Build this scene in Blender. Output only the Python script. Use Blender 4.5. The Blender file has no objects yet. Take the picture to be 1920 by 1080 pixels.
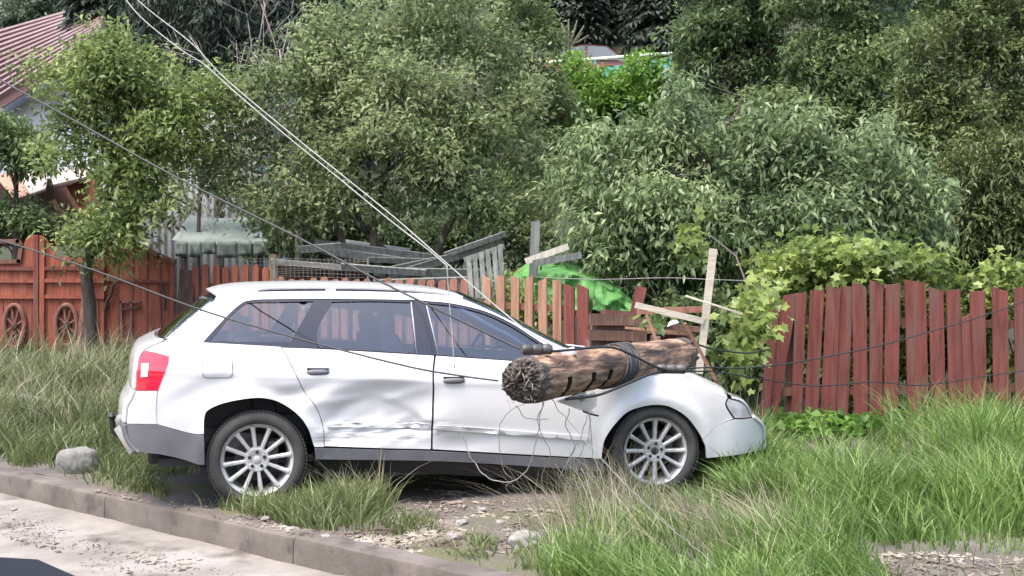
import bpy, math, random
import numpy as np
from mathutils import Vector, Matrix, geometry, noise

C = bpy.context.scene.collection
SC = bpy.context.scene
R = math.radians
random.seed(7)
RNG = np.random.default_rng(11)

# ------------------------------------------------------------------ camera, sky, sun, exposure
FPX, HOR, H = 2638.0, 500.0, 1.53          # focal length in photo pixels, horizon row, eye height
cam_d = bpy.data.cameras.new('camera')
cam = bpy.data.objects.new('camera', cam_d)
C.objects.link(cam)
cam_d.sensor_width = 36.0
cam_d.lens = 36.0 * FPX / 1920.0
cam_d.shift_y = -(540 - HOR) / 1920.0
cam_d.clip_end = 600
cam_d.clip_start = 0.05
cam.location = (0, 0, H)
cam.rotation_euler = (R(90), 0, 0)
SC.camera = cam

SUN_DIR = Vector((0.28, 0.36, -1.0)).normalized()      # the way the light travels
world = bpy.data.worlds.new('World')
SC.world = world
world.use_nodes = True
wn = world.node_tree
bg = wn.nodes['Background']
sky = wn.nodes.new('ShaderNodeTexSky')
sky.sky_type = 'NISHITA'
sky.sun_disc = False
sky.sun_elevation = math.asin(-SUN_DIR.z)
sky.sun_rotation = math.atan2(-SUN_DIR.x, -SUN_DIR.y)
sky.air_density = 1.0
sky.dust_density = 4.0
sky.ozone_density = 1.0
wn.links.new(sky.outputs[0], bg.inputs[0])
bg.inputs[1].default_value = 0.15
sd = bpy.data.lights.new('sun', 'SUN')
sun = bpy.data.objects.new('sun', sd)
C.objects.link(sun)
sd.energy = 1.4
sd.angle = R(28)
sd.color = (1.0, 0.955, 0.89)
sun.rotation_euler = SUN_DIR.to_track_quat('-Z', 'Y').to_euler()
sun.location = (-6, -8, 20)

SC.view_settings.view_transform = 'Standard'
SC.view_settings.look = 'None'
SC.view_settings.gamma = 1
SC.view_settings.exposure = 1.86
SC.cycles.use_denoising = True
SC.cycles.max_bounces = 7
SC.cycles.diffuse_bounces = 3
SC.cycles.transparent_max_bounces = 10
SC.cycles.caustics_reflective = False
SC.cycles.caustics_refractive = False

# ------------------------------------------------------------------ helpers
def unproj(px, py, Y):
    """point at depth Y seen at photo pixel (px, py)"""
    return Vector(((px - 960) / FPX * Y, Y, H - (py - HOR) / FPX * Y))

def sm(t):
    t = np.clip(t, 0, 1)
    return t * t * (3 - 2 * t)

K0 = np.array([-0.263, 6.93]); KD = np.array([0.716, -0.698]); KN = np.array([0.698, 0.716])

def gz(X, Y):
    X = np.asarray(X, float); Y = np.asarray(Y, float)
    z = 0.50 * sm((Y - 10) / 7.5) * sm((2.5 - X) / 7.0)
    z = z + 0.30 * np.maximum(0, Y - 20) * sm((Y - 19) / 8)
    b = (np.sin(X * 2.1 + 1.3 * Y) + np.sin(X * 0.9 - 2.7 * Y + 1) + np.sin(3.7 * X + 0.6 * Y + 2)) * 0.008
    return z + b

def on_ground(px, py):
    """where the ray through a photo pixel meets the ground"""
    px = np.asarray(px, float); py = np.asarray(py, float)
    Y = np.full(px.shape, 8.0)
    lo = np.full(px.shape, 3.0); hi = np.full(px.shape, 40.0)
    for _ in range(40):
        mid = (lo + hi) / 2
        zz = H - (py - HOR) / FPX * mid
        under = zz < gz((px - 960) / FPX * mid, mid)
        hi = np.where(under, mid, hi); lo = np.where(under, lo, mid)
    return (px - 960) / FPX * hi, hi

def tag(o, label=None, cat=None, group=None, kind=None):
    if label: o['label'] = label
    if cat: o['category'] = cat
    if group: o['group'] = group
    if kind: o['kind'] = kind
    return o

def empty(name, loc=(0, 0, 0), rz=0.0, label=None, cat=None, group=None):
    o = bpy.data.objects.new(name, None)
    C.objects.link(o)
    o.location = loc; o.rotation_euler = (0, 0, rz)
    o.empty_display_size = 0.1
    return tag(o, label, cat, group)

def link(name, me, mat, parent=None, smooth=True):
    o = bpy.data.objects.new(name, me)
    C.objects.link(o)
    if mat is not None: me.materials.append(mat)
    if parent is not None: o.parent = parent
    if smooth: me.shade_smooth()
    return o

def mesh_np(name, V, F, mat, parent=None, smooth=True, attr=None):
    me = bpy.data.meshes.new(name)
    me.from_pydata([tuple(v) for v in V], [], [tuple(int(i) for i in f) for f in F])
    me.update()
    if attr is not None:
        for k, a in attr.items():
            at = me.attributes.new(k, 'FLOAT', 'POINT')
            at.data.foreach_set('value', np.asarray(a, np.float32))
    return link(name, me, mat, parent, smooth)

def mesh_fast(name, V, loops, starts, mat, parent=None, attr=None, smooth=False):
    """big meshes: V (n,3), loops flat vertex indices, starts of each polygon"""
    me = bpy.data.meshes.new(name)
    me.vertices.add(len(V)); me.vertices.foreach_set('co', np.asarray(V, np.float32).ravel())
    me.loops.add(len(loops)); me.loops.foreach_set('vertex_index', np.asarray(loops, np.int32))
    me.polygons.add(len(starts)); me.polygons.foreach_set('loop_start', np.asarray(starts, np.int32))
    me.update(calc_edges=True)
    if attr is not None:
        for k, a in attr.items():
            at = me.attributes.new(k, 'FLOAT', 'POINT')
            at.data.foreach_set('value', np.asarray(a, np.float32))
    return link(name, me, mat, parent, smooth)

class MB:
    """collects boxes, tubes and grids into one mesh"""
    def __init__(s): s.V = []; s.F = []
    def add(s, V, F):
        b = len(s.V); s.V += [tuple(v) for v in V]; s.F += [tuple(b + i for i in f) for f in F]
    def box(s, c, size, M=None, bev=0.0, jit=0.0):
        hx, hy, hz = size[0] / 2, size[1] / 2, size[2] / 2
        if bev <= 0:
            P = [(x, y, z) for x in (-hx, hx) for y in (-hy, hy) for z in (-hz, hz)]
            F = [(0, 1, 3, 2), (4, 6, 7, 5), (0, 4, 5, 1), (2, 3, 7, 6), (0, 2, 6, 4), (1, 5, 7, 3)]
        else:
            import bmesh
            bm = bmesh.new(); bmesh.ops.create_cube(bm, size=1)
            bmesh.ops.scale(bm, vec=size, verts=bm.verts)
            bmesh.ops.bevel(bm, geom=bm.edges[:], offset=bev, segments=2, affect='EDGES', profile=0.6)
            bm.verts.index_update()
            P = [tuple(v.co) for v in bm.verts]; F = [tuple(v.index for v in f.verts) for f in bm.faces]
            bm.free()
        if jit: P = [(p[0] + random.uniform(-jit, jit), p[1] + random.uniform(-jit, jit), p[2] + random.uniform(-jit, jit)) for p in P]
        c = Vector(c)
        if M is not None: P = [M @ Vector(p) + c for p in P]
        else: P = [Vector(p) + c for p in P]
        s.add(P, F); return s
    def board(s, a, b, w, t, up=(0, 0, 1), bev=0.0, jit=0.0):
        """a board from a to b, w wide along `up`-ish, t thick"""
        a = Vector(a); b = Vector(b); d = b - a; L = d.length; d.normalize()
        u = Vector(up); u = (u - d * u.dot(d)).normalized(); v = d.cross(u)
        M = Matrix((d, v, u)).transposed()
        return s.box((a + b) / 2, (L, t, w), M, bev, jit)
    def tube(s, pts, rad, n=8, cap=True):
        pts = [Vector(p) for p in pts]; N = len(pts)
        if not hasattr(rad, '__len__'): rad = [rad] * N
        V = []; F = []; prev = None
        for i, p in enumerate(pts):
            d = (pts[min(i + 1, N - 1)] - pts[max(i - 1, 0)])
            if d.length < 1e-9: d = Vector((0, 0, 1))
            d.normalize()
            if prev is None:
                u = d.orthogonal().normalized()
            else:
                u = (prev - d * prev.dot(d))
                u = u.normalized() if u.length > 1e-6 else d.orthogonal().normalized()
            prev = u; w = d.cross(u)
            for k in range(n):
                a = 2 * math.pi * k / n
                V.append(p + (u * math.cos(a) + w * math.sin(a)) * rad[i])
        for i in range(N - 1):
            for k in range(n):
                k2 = (k + 1) % n
                F.append((i * n + k, i * n + k2, (i + 1) * n + k2, (i + 1) * n + k))
        if cap:
            F.append(tuple(reversed(range(n)))); F.append(tuple((N - 1) * n + k for k in range(n)))
        s.add(V, F); return s
    def lathe(s, prof, n=48, axis='y', c=(0, 0, 0), closed=False):
        """prof: (axial, radius) pairs"""
        V = []; F = []; m = len(prof)
        for k in range(n):
            a = 2 * math.pi * k / n
            for (t, r) in prof:
                p = (r * math.cos(a), t, r * math.sin(a)) if axis == 'y' else (r * math.cos(a), r * math.sin(a), t) if axis == 'z' else (t, r * math.cos(a), r * math.sin(a))
                V.append((p[0] + c[0], p[1] + c[1], p[2] + c[2]))
        for k in range(n):
            k2 = (k + 1) % n
            for i in range(m if closed else m - 1):
                j = (i + 1) % m
                F.append((k * m + i, k * m + j, k2 * m + j, k2 * m + i))
        s.add(V, F); return s
    def prism(s, poly, y0, y1):
        """polygon in (x,z) pushed through y"""
        n = len(poly)
        V = [(p[0], y0, p[1]) for p in poly] + [(p[0], y1, p[1]) for p in poly]
        F = [tuple(range(n)), tuple(reversed(range(n, 2 * n)))] + [(i + n, (i + 1) % n + n, (i + 1) % n, i) for i in range(n)]
        s.add(V, F); return s
    def grid(s, P):
        """P: list of rows of points"""
        n = len(P); m = len(P[0])
        s.add([p for r in P for p in r], [(i * m + j, i * m + j + 1, (i + 1) * m + j + 1, (i + 1) * m + j) for i in range(n - 1) for j in range(m - 1)])
        return s
    def build(s, name, mat, parent=None, smooth=False, auto=None):
        me = bpy.data.meshes.new(name); me.from_pydata([tuple(v) for v in s.V], [], s.F); me.update()
        o = link(name, me, mat, parent, smooth)
        if auto is not None:
            me.shade_smooth()
            try: me.set_sharp_from_angle(angle=R(auto))
            except Exception: pass
        return o

def catmull(pts, n=6):
    if len(pts) < 3:
        a, b = np.array(pts[0], float), np.array(pts[-1], float)
        return [tuple(a + (b - a) * t) for t in np.linspace(0, 1, n + 1)]
    P = [np.array(p, float) for p in pts]
    P = [2 * P[0] - P[1]] + P + [2 * P[-1] - P[-2]]
    out = []
    for i in range(1, len(P) - 2):
        for t in np.linspace(0, 1, n, endpoint=False):
            a, b, c, d = P[i - 1], P[i], P[i + 1], P[i + 2]
            out.append(tuple(0.5 * (2 * b + (c - a) * t + (2 * a - 5 * b + 4 * c - d) * t * t + (3 * b - a - 3 * c + d) * t ** 3)))
    out.append(tuple(P[-2]))
    return out

def polyline(segs, n=6):
    out = []
    for s in segs: out += catmull(s, n)[:-1]
    return out

# ------------------------------------------------------------------ materials
MATS = {}
def mat(name, c1, c2=None, scale=4.0, rough=0.6, bump=0.0, metal=0.0, coat=0.0, stretch=(1, 1, 1), spec=0.5, c3=None, scale3=None, th3=(0.55, 0.65), detail=6.0, bscale=None, bdist=0.02, coord='Object', ramp=(0.35, 0.65)):
    if name in MATS: return MATS[name]
    m = bpy.data.materials.new(name); m.use_nodes = True
    nt = m.node_tree; b = nt.nodes['Principled BSDF']
    b.inputs['Roughness'].default_value = rough
    b.inputs['Metallic'].default_value = metal
    b.inputs['Coat Weight'].default_value = coat
    b.inputs['Coat Roughness'].default_value = 0.06
    b.inputs['Specular IOR Level'].default_value = spec
    b.inputs['Base Color'].default_value = (*c1, 1)
    tc = nt.nodes.new('ShaderNodeTexCoord'); mp = nt.nodes.new('ShaderNodeMapping')
    mp.inputs['Scale'].default_value = stretch
    nt.links.new(tc.outputs[coord], mp.inputs[0])
    if c2 is not None:
        nz = nt.nodes.new('ShaderNodeTexNoise'); nz.inputs['Scale'].default_value = scale; nz.inputs['Detail'].default_value = detail
        nz.inputs['Roughness'].default_value = 0.62
        nt.links.new(mp.outputs[0], nz.inputs[0])
        rp = nt.nodes.new('ShaderNodeValToRGB')
        rp.color_ramp.elements[0].position = ramp[0]; rp.color_ramp.elements[0].color = (*c1, 1)
        rp.color_ramp.elements[1].position = ramp[1]; rp.color_ramp.elements[1].color = (*c2, 1)
        nt.links.new(nz.outputs[0], rp.inputs[0])
        last = rp.outputs[0]
        if c3 is not None:
            n3 = nt.nodes.new('ShaderNodeTexNoise'); n3.inputs['Scale'].default_value = scale3 or scale * 3; n3.inputs['Detail'].default_value = 5
            nt.links.new(mp.outputs[0], n3.inputs[0])
            r3 = nt.nodes.new('ShaderNodeMapRange'); r3.inputs[1].default_value = th3[0]; r3.inputs[2].default_value = th3[1]
            nt.links.new(n3.outputs[0], r3.inputs[0])
            mx = nt.nodes.new('ShaderNodeMix'); mx.data_type = 'RGBA'
            nt.links.new(r3.outputs[0], mx.inputs[0]); nt.links.new(last, mx.inputs[6]); mx.inputs[7].default_value = (*c3, 1)
            last = mx.outputs[2]
        nt.links.new(last, b.inputs['Base Color'])
    if bump > 0:
        nb = nt.nodes.new('ShaderNodeTexNoise'); nb.inputs['Scale'].default_value = bscale or scale * 4; nb.inputs['Detail'].default_value = 8
        nt.links.new(mp.outputs[0], nb.inputs[0])
        bp = nt.nodes.new('ShaderNodeBump'); bp.inputs['Strength'].default_value = bump; bp.inputs['Distance'].default_value = bdist
        nt.links.new(nb.outputs[0], bp.inputs['Height']); nt.links.new(bp.outputs[0], b.inputs['Normal'])
    MATS[name] = m
    return m

def leaf_mat(name, dark, light, trans=0.35, rough=0.45, accent=None):
    """two-tone leaves; the point attribute `tone` picks the colour of each leaf"""
    if name in MATS: return MATS[name]
    m = bpy.data.materials.new(name); m.use_nodes = True
    nt = m.node_tree; b = nt.nodes['Principled BSDF']; out = nt.nodes['Material Output']
    at = nt.nodes.new('ShaderNodeAttribute'); at.attribute_name = 'tone'
    rp = nt.nodes.new('ShaderNodeValToRGB')
    rp.color_ramp.elements[0].position = 0.0; rp.color_ramp.elements[0].color = (*dark, 1)
    rp.color_ramp.elements[1].position = 1.0; rp.color_ramp.elements[1].color = (*light, 1)
    if accent:
        e = rp.color_ramp.elements.new(0.92); e.color = (*light, 1)
        rp.color_ramp.elements[2].color = (*accent, 1)
    nt.links.new(at.outputs['Fac'], rp.inputs[0])
    nt.links.new(rp.outputs[0], b.inputs['Base Color'])
    b.inputs['Roughness'].default_value = rough
    b.inputs['Specular IOR Level'].default_value = 0.4
    tr = nt.nodes.new('ShaderNodeBsdfTranslucent')
    hs = nt.nodes.new('ShaderNodeHueSaturation'); hs.inputs['Value'].default_value = 1.7; hs.inputs['Saturation'].default_value = 1.0
    nt.links.new(rp.outputs[0], hs.inputs['Color']); nt.links.new(hs.outputs[0], tr.inputs[0])
    mx = nt.nodes.new('ShaderNodeMixShader'); mx.inputs[0].default_value = trans
    nt.links.new(b.outputs[0], mx.inputs[1]); nt.links.new(tr.outputs[0], mx.inputs[2])
    nt.links.new(mx.outputs[0], out.inputs[0])
    MATS[name] = m
    return m
# ------------------------------------------------------------------ ground, road, kerb
def frame_xy(r, s): return K0[0] + KD[0] * r + KN[0] * s, K0[1] + KD[1] * r + KN[1] * s

def sheet(name, rs, ss, zf, m):
    Rr, Ss = np.meshgrid(rs, ss, indexing='ij')
    X, Y = frame_xy(Rr, Ss)
    Z = zf(X, Y, Rr, Ss)
    n, k = X.shape
    V = np.stack([X, Y, Z], -1).reshape(-1, 3)
    i = np.arange(n - 1)[:, None] * k + np.arange(k - 1)[None]
    F = np.stack([i, i + k, i + k + 1, i + 1], -1).reshape(-1, 4)
    return tag(mesh_fast(name, V, F.ravel(), np.arange(len(F)) * 4, m, smooth=True), kind='structure')

rs = np.concatenate([np.linspace(-120, -14, 30), np.linspace(-13, 9, 200), np.linspace(10, 120, 30)])
ss = np.concatenate([np.linspace(0.15, 12, 150), np.linspace(12.5, 140, 60)])
m_soil = mat('soil', (0.068, 0.056, 0.048), (0.135, 0.117, 0.104), 1.6, 0.95, 0.6, c3=(0.085, 0.085, 0.04), scale3=0.9, th3=(0.5, 0.62), bscale=40, bdist=0.03)
def nz2(X, Y):
    return (np.sin(5.3 * X + 2.2 * Y) * np.sin(4.1 * Y - 3.3 * X + 1) + 0.6 * np.sin(11 * X - 7 * Y) * np.sin(9 * Y + 6 * X + 2))
_nt = m_soil.node_tree; _b = _nt.nodes['Principled BSDF']; _src = _b.inputs['Base Color'].links[0].from_socket
_tc = _nt.nodes.new('ShaderNodeTexCoord'); _sp = _nt.nodes.new('ShaderNodeSeparateXYZ'); _nt.links.new(_tc.outputs['Object'], _sp.inputs[0])
_mr = _nt.nodes.new('ShaderNodeMapRange'); _mr.inputs[1].default_value = 12.0; _mr.inputs[2].default_value = 15.0; _nt.links.new(_sp.outputs[1], _mr.inputs[0])
_mx = _nt.nodes.new('ShaderNodeMix'); _mx.data_type = 'RGBA'; _nt.links.new(_mr.outputs[0], _mx.inputs[0]); _nt.links.new(_src, _mx.inputs[6]); _mx.inputs[7].default_value = (0.028, 0.034, 0.015, 1)
_nt.links.new(_mx.outputs[2], _b.inputs['Base Color'])        # overgrown gardens and hillside beyond the fences
sheet('ground', rs, ss, lambda X, Y, r, s: gz(X, Y) + 0.010 * nz2(X, Y), m_soil)

ss2 = np.concatenate([np.linspace(-90, -9, 20), np.linspace(-8, 0.1, 90)])
m_road = mat('road_surface', (0.145, 0.128, 0.112), (0.24, 0.218, 0.196), 2.2, 0.92, 0.35, c3=(0.085, 0.07, 0.058), scale3=3.0, th3=(0.58, 0.72), bscale=70, bdist=0.012)
sheet('road', rs, ss2, lambda X, Y, r, s: -0.15 + 0.02 * np.exp(-((s + 0.05) / 0.25) ** 2) + 0.004 * nz2(X * 1.7, Y * 1.7), m_road)

m_kerb = mat('kerb_concrete', (0.074, 0.060, 0.050), (0.135, 0.114, 0.098), 2.5, 0.9, 0.35, c3=(0.055, 0.046, 0.04), scale3=6, th3=(0.56, 0.7), bscale=60, bdist=0.01)
mb = MB()
for k in range(-14, 9):
    L = 2.05
    r0, r1 = k * L + 0.72, (k + 1) * L + 0.712
    rr = np.linspace(r0, r1, 22)
    prof = [(-0.006, -0.22), (-0.004, -0.01), (0.003, 0.012), (0.02, 0.02), (0.15, 0.024), (0.172, 0.018), (0.178, -0.05)]
    jz = random.uniform(-0.006, 0.006)
    P = []
    for r in rr:
        row = []
        for (s, z) in prof:
            e = 0.006 * noise.noise((r * 2.3, s * 9, z * 8 + 3)) + 0.004 * noise.noise((r * 9, s * 20, z * 20))
            x, y = frame_xy(r, s + e)
            row.append((x, y, z + e + jz))
        P.append(row)
    mb.grid([list(reversed(r_)) for r_ in P])
    n = len(prof)
    for row in (P[0], P[-1]): mb.add(row, [tuple(range(n))])
tag(mb.build('kerb', m_kerb, smooth=False, auto=35), kind='structure')
# ------------------------------------------------------------------ the white estate car
PR = np.array([-477.3 / 298.7, 8.83]); PF = np.array([270 / 278.0, 9.49])      # outer faces of the near wheels
_a = (PF - PR) / np.linalg.norm(PF - PR); _n = np.array([-_a[1], _a[0]])
WB = float(np.linalg.norm(PF - PR))
CO = PR + _n * 0.86
YAW = math.atan2(_a[1], _a[0])
RW, FW = (0.0, 0.315), (WB, 0.285)            # wheel centres (x, z)

def zbelt(x): return 1.035 - 0.055 * (np.asarray(x) + 0.4)
def W(x, z):
    """half width of the car at length x, height z"""
    x = np.asarray(x, float); z = np.asarray(z, float)
    zb = zbelt(x)
    t = np.clip((zb - z) / (zb - 0.25), 0, 1.2)
    lo = 0.885 - 0.050 * np.exp(-t / 0.10) - 0.05 * np.clip(t - 0.45, 0, 1) ** 1.6 * 1.6 - 0.012 * np.clip(0.30 - t, 0, 1)
    dz = np.clip(z - zb, 0, 2)
    up = 0.832 - 0.36 * dz - 0.30 * dz * dz
    w = np.where(z > zb, up, lo)
    # flared arches
    for (cx, cz) in (RW, FW):
        r = np.hypot(x - cx, z - cz)
        w = w + np.where(z < zb, 0.016 * np.exp(-((r - 0.36) / 0.05) ** 2), 0)
    s = np.clip((-0.38 - x) / 0.58, 0, 1.15); w = w - 0.27 * s ** 3
    s = np.clip((x - 2.92) / 0.66, 0, 1.1); w = w - 0.30 * s ** 3
    # shoulder crease
    w = w + 0.008 * np.exp(-((z - (zb - 0.16)) / 0.018) ** 2) * (x < 2.2)
    return w

def to_local(P): 
    d = np.array([P[0] - CO[0], P[1] - CO[1]])
    return np.array([d @ _a, d @ _n, P[2]])
_cl = to_local((0, 0, H))
def px2car(px, py, y=None):
    dx, dy, dz = (px - 960) / FPX, 1.0, -(py - HOR) / FPX
    d = np.array([np.array([dx, dy]) @ _a, np.array([dx, dy]) @ _n, dz])
    yy = -0.85 if y is None else y
    for _ in range(1 if y is not None else 60):
        t = (yy - _cl[1]) / d[1]
        p = _cl + d * t
        if y is None: yy = yy + 0.6 * (-float(W(p[0], p[2])) - yy)
    return (float(p[0]), float(p[2]))
def C2(pts): return [px2car(*p) for p in pts]

DENTS = []
def add_dent(px, py, rx, ry, d, ang=0.0, p=2.0):
    x, z = px2car(px, py); DENTS.append((x, z, rx / 290, ry / 290, d, R(ang), p))
add_dent(705, 768, 112, 46, 0.048, 5, 5.0)
add_dent(672, 772, 52, 22, 0.024, 10, 4.0)
add_dent(755, 782, 60, 15, 0.026, -28, 4.0)
add_dent(640, 752, 46, 8, -0.010, 3, 2.0)
add_dent(745, 745, 60, 9, -0.009, 16, 2.0)
add_dent(775, 805, 46, 30, 0.018, -25, 3.0)
add_dent(612, 768, 34, 30, -0.012, 0, 2.0)
add_dent(552, 742, 52, 13, 0.030, 14, 2.0)
add_dent(520, 733, 34, 9, 0.012, -8, 2.0)
add_dent(860, 832, 66, 24, 0.022, 5, 2.0)
add_dent(402, 788, 22, 26, -0.022, -30, 2.0)
add_dent(395, 728, 78, 20, 0.016, 24, 3.0)
add_dent(440, 752, 50, 7, -0.008, 14, 2.0)
add_dent(640, 826, 60, 14, 0.02, 0, 2.0)
def dent(x, z):
    out = np.zeros_like(x)
    for (cx, cz, rx, rz, d, a, p) in DENTS:
        u = (x - cx) * math.cos(a) + (z - cz) * math.sin(a); v = -(x - cx) * math.sin(a) + (z - cz) * math.cos(a)
        q = np.sqrt((u / rx) ** 2 + (v / rz) ** 2)
        out += d * np.exp(-q ** p)
    out = np.where(out > 0.055, 0.055 + 0.25 * (out - 0.055), out)
    cx, cz = px2car(705, 806)
    m = np.exp(-((x - cx) / 0.42) ** 4 - ((z - cz) / 0.075) ** 2)
    rid = np.abs(np.sin(9 * x + 5 * np.sin(3 * x) + 16 * z)) + 0.7 * np.abs(np.sin(17 * x - 30 * z + 1.0))
    out += 0.014 * m * (rid - 0.8)
    return out

def inside(poly, P):
    poly = np.asarray(poly); x, y = P[:, 0], P[:, 1]
    c = np.zeros(len(P), bool); n = len(poly)
    for i in range(n):
        x1, y1 = poly[i]; x2, y2 = poly[(i + 1) % n]
        if y1 == y2: continue
        k = ((y1 > y) != (y2 > y)) & (x < (x2 - x1) * (y - y1) / (y2 - y1) + x1)
        c ^= k
    return c
def area(p):
    p = np.asarray(p); q = np.roll(p, -1, 0)
    return 0.5 * np.sum(p[:, 0] * q[:, 1] - q[:, 0] * p[:, 1])
def dedupe(poly, d=0.0015):
    out = [poly[0]]
    for p in poly[1:]:
        if math.hypot(p[0] - out[-1][0], p[1] - out[-1][1]) > d: out.append(p)
    if math.hypot(out[0][0] - out[-1][0], out[0][1] - out[-1][1]) < d: out.pop()
    return out
def shrink(poly, d):
    if area(poly) < 0: poly = poly[::-1]
    P = np.asarray(poly); a = P - np.roll(P, 1, 0); b = np.roll(P, -1, 0) - P
    a /= np.linalg.norm(a, axis=1)[:, None] + 1e-12; b /= np.linalg.norm(b, axis=1)[:, None] + 1e-12
    na = np.stack([-a[:, 1], a[:, 0]], 1); nb = np.stack([-b[:, 1], b[:, 0]], 1)
    n = na + nb; n /= np.linalg.norm(n, axis=1)[:, None] + 1e-12
    k = np.clip(1 / np.maximum(np.sum(n * na, 1), 0.4), 1, 2)
    return [tuple(p) for p in P + n * (d * k)[:, None]]

def lift(name, poly, m, parent, side=-1, off=0.0, holes=(), step=0.03, thick=0.02, dents=True, widthf=None):
    """a panel: a side-view outline laid on the car's flank, with turned-in edges"""
    wf = widthf or W
    loops = [dedupe(poly)] + [dedupe(h) for h in holes]
    pts = []; edges = []
    for lp in loops:
        b = len(pts); pts += lp; n = len(lp)
        edges += [(b + i, b + (i + 1) % n) for i in range(n)]
    B = np.array(pts)
    gx = np.arange(B[:, 0].min(), B[:, 0].max(), step); gy = np.arange(B[:, 1].min(), B[:, 1].max(), step)
    G = np.stack(np.meshgrid(gx, gy), -1).reshape(-1, 2)
    G[:, 0] += (np.round(G[:, 1] / step).astype(int) % 2) * step * 0.5
    ok = inside(loops[0], G)
    for h in loops[1:]: ok &= ~inside(h, G)
    G = G[ok]
    if len(G):
        keep = np.ones(len(G), bool)
        for k in range(0, len(G), 2000):
            d = np.min(np.hypot(G[k:k + 2000, None, 0] - B[None, :, 0], G[k:k + 2000, None, 1] - B[None, :, 1]), 1)
            keep[k:k + 2000] = d > step * 0.45
        G = G[keep]
    allp = [Vector(p) for p in pts] + [Vector(p) for p in G]
    vo, eo, fo, *_ = geometry.delaunay_2d_cdt(allp, edges, [], 0, 1e-6)
    P = np.array([(v.x, v.y) for v in vo]); F = [tuple(f) for f in fo]
    Cn = np.array([P[list(f)].mean(0) for f in F])
    ok = inside(loops[0], Cn)
    for h in loops[1:]: ok &= ~inside(h, Cn)
    F = [f for f, k in zip(F, ok) if k]
    F = [f if area(P[list(f)]) > 0 else f[::-1] for f in F]
    def yv(p):
        w = wf(p[:, 0], p[:, 1]) + off
        if dents and side < 0: w = w - dent(p[:, 0], p[:, 1])
        return w
    y = yv(P)
    V = [(p[0], side * w, p[1]) for p, w in zip(P, y)]
    if side > 0: F = [f[::-1] for f in F]
    for lp in loops:
        L = np.array(lp); w = yv(L); n = len(lp); b = len(V)
        ccw = (area(lp) > 0) ^ (lp is not loops[0])
        V += [(p[0], side * a, p[1]) for p, a in zip(L, w)] + [(p[0], side * (a - thick), p[1]) for p, a in zip(L, w)]
        for i in range(n):
            j = (i + 1) % n
            F.append((b + i, b + n + i, b + n + j, b + j) if ccw == (side < 0) else (b + i, b + j, b + n + j, b + n + i))
    return mesh_np(name, V, F, m, parent)

# --- materials
m_paint = mat('white_paint', (0.52, 0.515, 0.52), (0.56, 0.555, 0.56), 3, 0.30, 0.0, coat=0.8, c3=(0.43, 0.41, 0.39), scale3=2.2, th3=(0.56, 0.85))
def paint_scratched():
    m = m_paint.copy(); m.name = 'scratched_white_paint'
    nt = m.node_tree; b = nt.nodes['Principled BSDF']
    src = b.inputs['Base Color'].links[0].from_socket
    tc = nt.nodes.new('ShaderNodeTexCoord'); sep = nt.nodes.new('ShaderNodeSeparateXYZ'); nt.links.new(tc.outputs['Object'], sep.inputs[0])
    mp = nt.nodes.new('ShaderNodeMapping'); mp.inputs['Scale'].default_value = (2.2, 1, 30); mp.inputs['Rotation'].default_value = (0, R(7), 0)
    nt.links.new(tc.outputs['Object'], mp.inputs[0])
    nz = nt.nodes.new('ShaderNodeTexNoise'); nz.inputs['Scale'].default_value = 2.6; nz.inputs['Detail'].default_value = 9; nz.inputs['Roughness'].default_value = 0.75
    nt.links.new(mp.outputs[0], nz.inputs[0])
    th = nt.nodes.new('ShaderNodeMapRange'); th.inputs[1].default_value = 0.50; th.inputs[2].default_value = 0.58
    nt.links.new(nz.outputs[0], th.inputs[0])
    cx, cz = px2car(725, 809)
    def band(sock, c, w):
        s = nt.nodes.new('ShaderNodeMath'); s.operation = 'SUBTRACT'; nt.links.new(sock, s.inputs[0]); s.inputs[1].default_value = c
        a = nt.nodes.new('ShaderNodeMath'); a.operation = 'ABSOLUTE'; nt.links.new(s.outputs[0], a.inputs[0])
        r = nt.nodes.new('ShaderNodeMapRange'); r.inputs[1].default_value = w; r.inputs[2].default_value = w * 0.55; nt.links.new(a.outputs[0], r.inputs[0])
        return r.outputs[0]
    f = band(sep.outputs[0], cx, 0.52), band(sep.outputs[2], cz, 0.085)
    mu = nt.nodes.new('ShaderNodeMath'); mu.operation = 'MULTIPLY'; nt.links.new(f[0], mu.inputs[0]); nt.links.new(f[1], mu.inputs[1])
    m2 = nt.nodes.new('ShaderNodeMath'); m2.operation = 'MULTIPLY'; nt.links.new(mu.outputs[0], m2.inputs[0]); nt.links.new(th.outputs[0], m2.inputs[1])
    m3 = nt.nodes.new('ShaderNodeMath'); m3.operation = 'MULTIPLY'; nt.links.new(m2.outputs[0], m3.inputs[0]); m3.inputs[1].default_value = 0.8
    mx = nt.nodes.new('ShaderNodeMix'); mx.data_type = 'RGBA'; nt.links.new(m3.outputs[0], mx.inputs[0]); nt.links.new(src, mx.inputs[6]); mx.inputs[7].default_value = (0.10, 0.09, 0.085, 1)
    nt.links.new(mx.outputs[2], b.inputs['Base Color'])
    return m
m_scr = paint_scratched()
m_trim = mat('grey_plastic', (0.085, 0.085, 0.095), (0.115, 0.115, 0.125), 5, 0.55, 0.1, c3=(0.15, 0.135, 0.12), scale3=3, th3=(0.58, 0.8), bscale=200)
m_black = mat('black_plastic', (0.012, 0.012, 0.013), None, rough=0.5)
m_gloss = mat('gloss_black_trim', (0.02, 0.02, 0.026), None, rough=0.12, coat=0.4)
m_rubber = mat('tyre_rubber', (0.024, 0.023, 0.022), (0.05, 0.047, 0.044), 6, 0.85, 0.15, bscale=60)
m_alloy = mat('alloy', (0.40, 0.39, 0.38), (0.50, 0.49, 0.48), 8, 0.38, 0.0, metal=0.45, c3=(0.3, 0.27, 0.24), scale3=12, th3=(0.6, 0.8))
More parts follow.
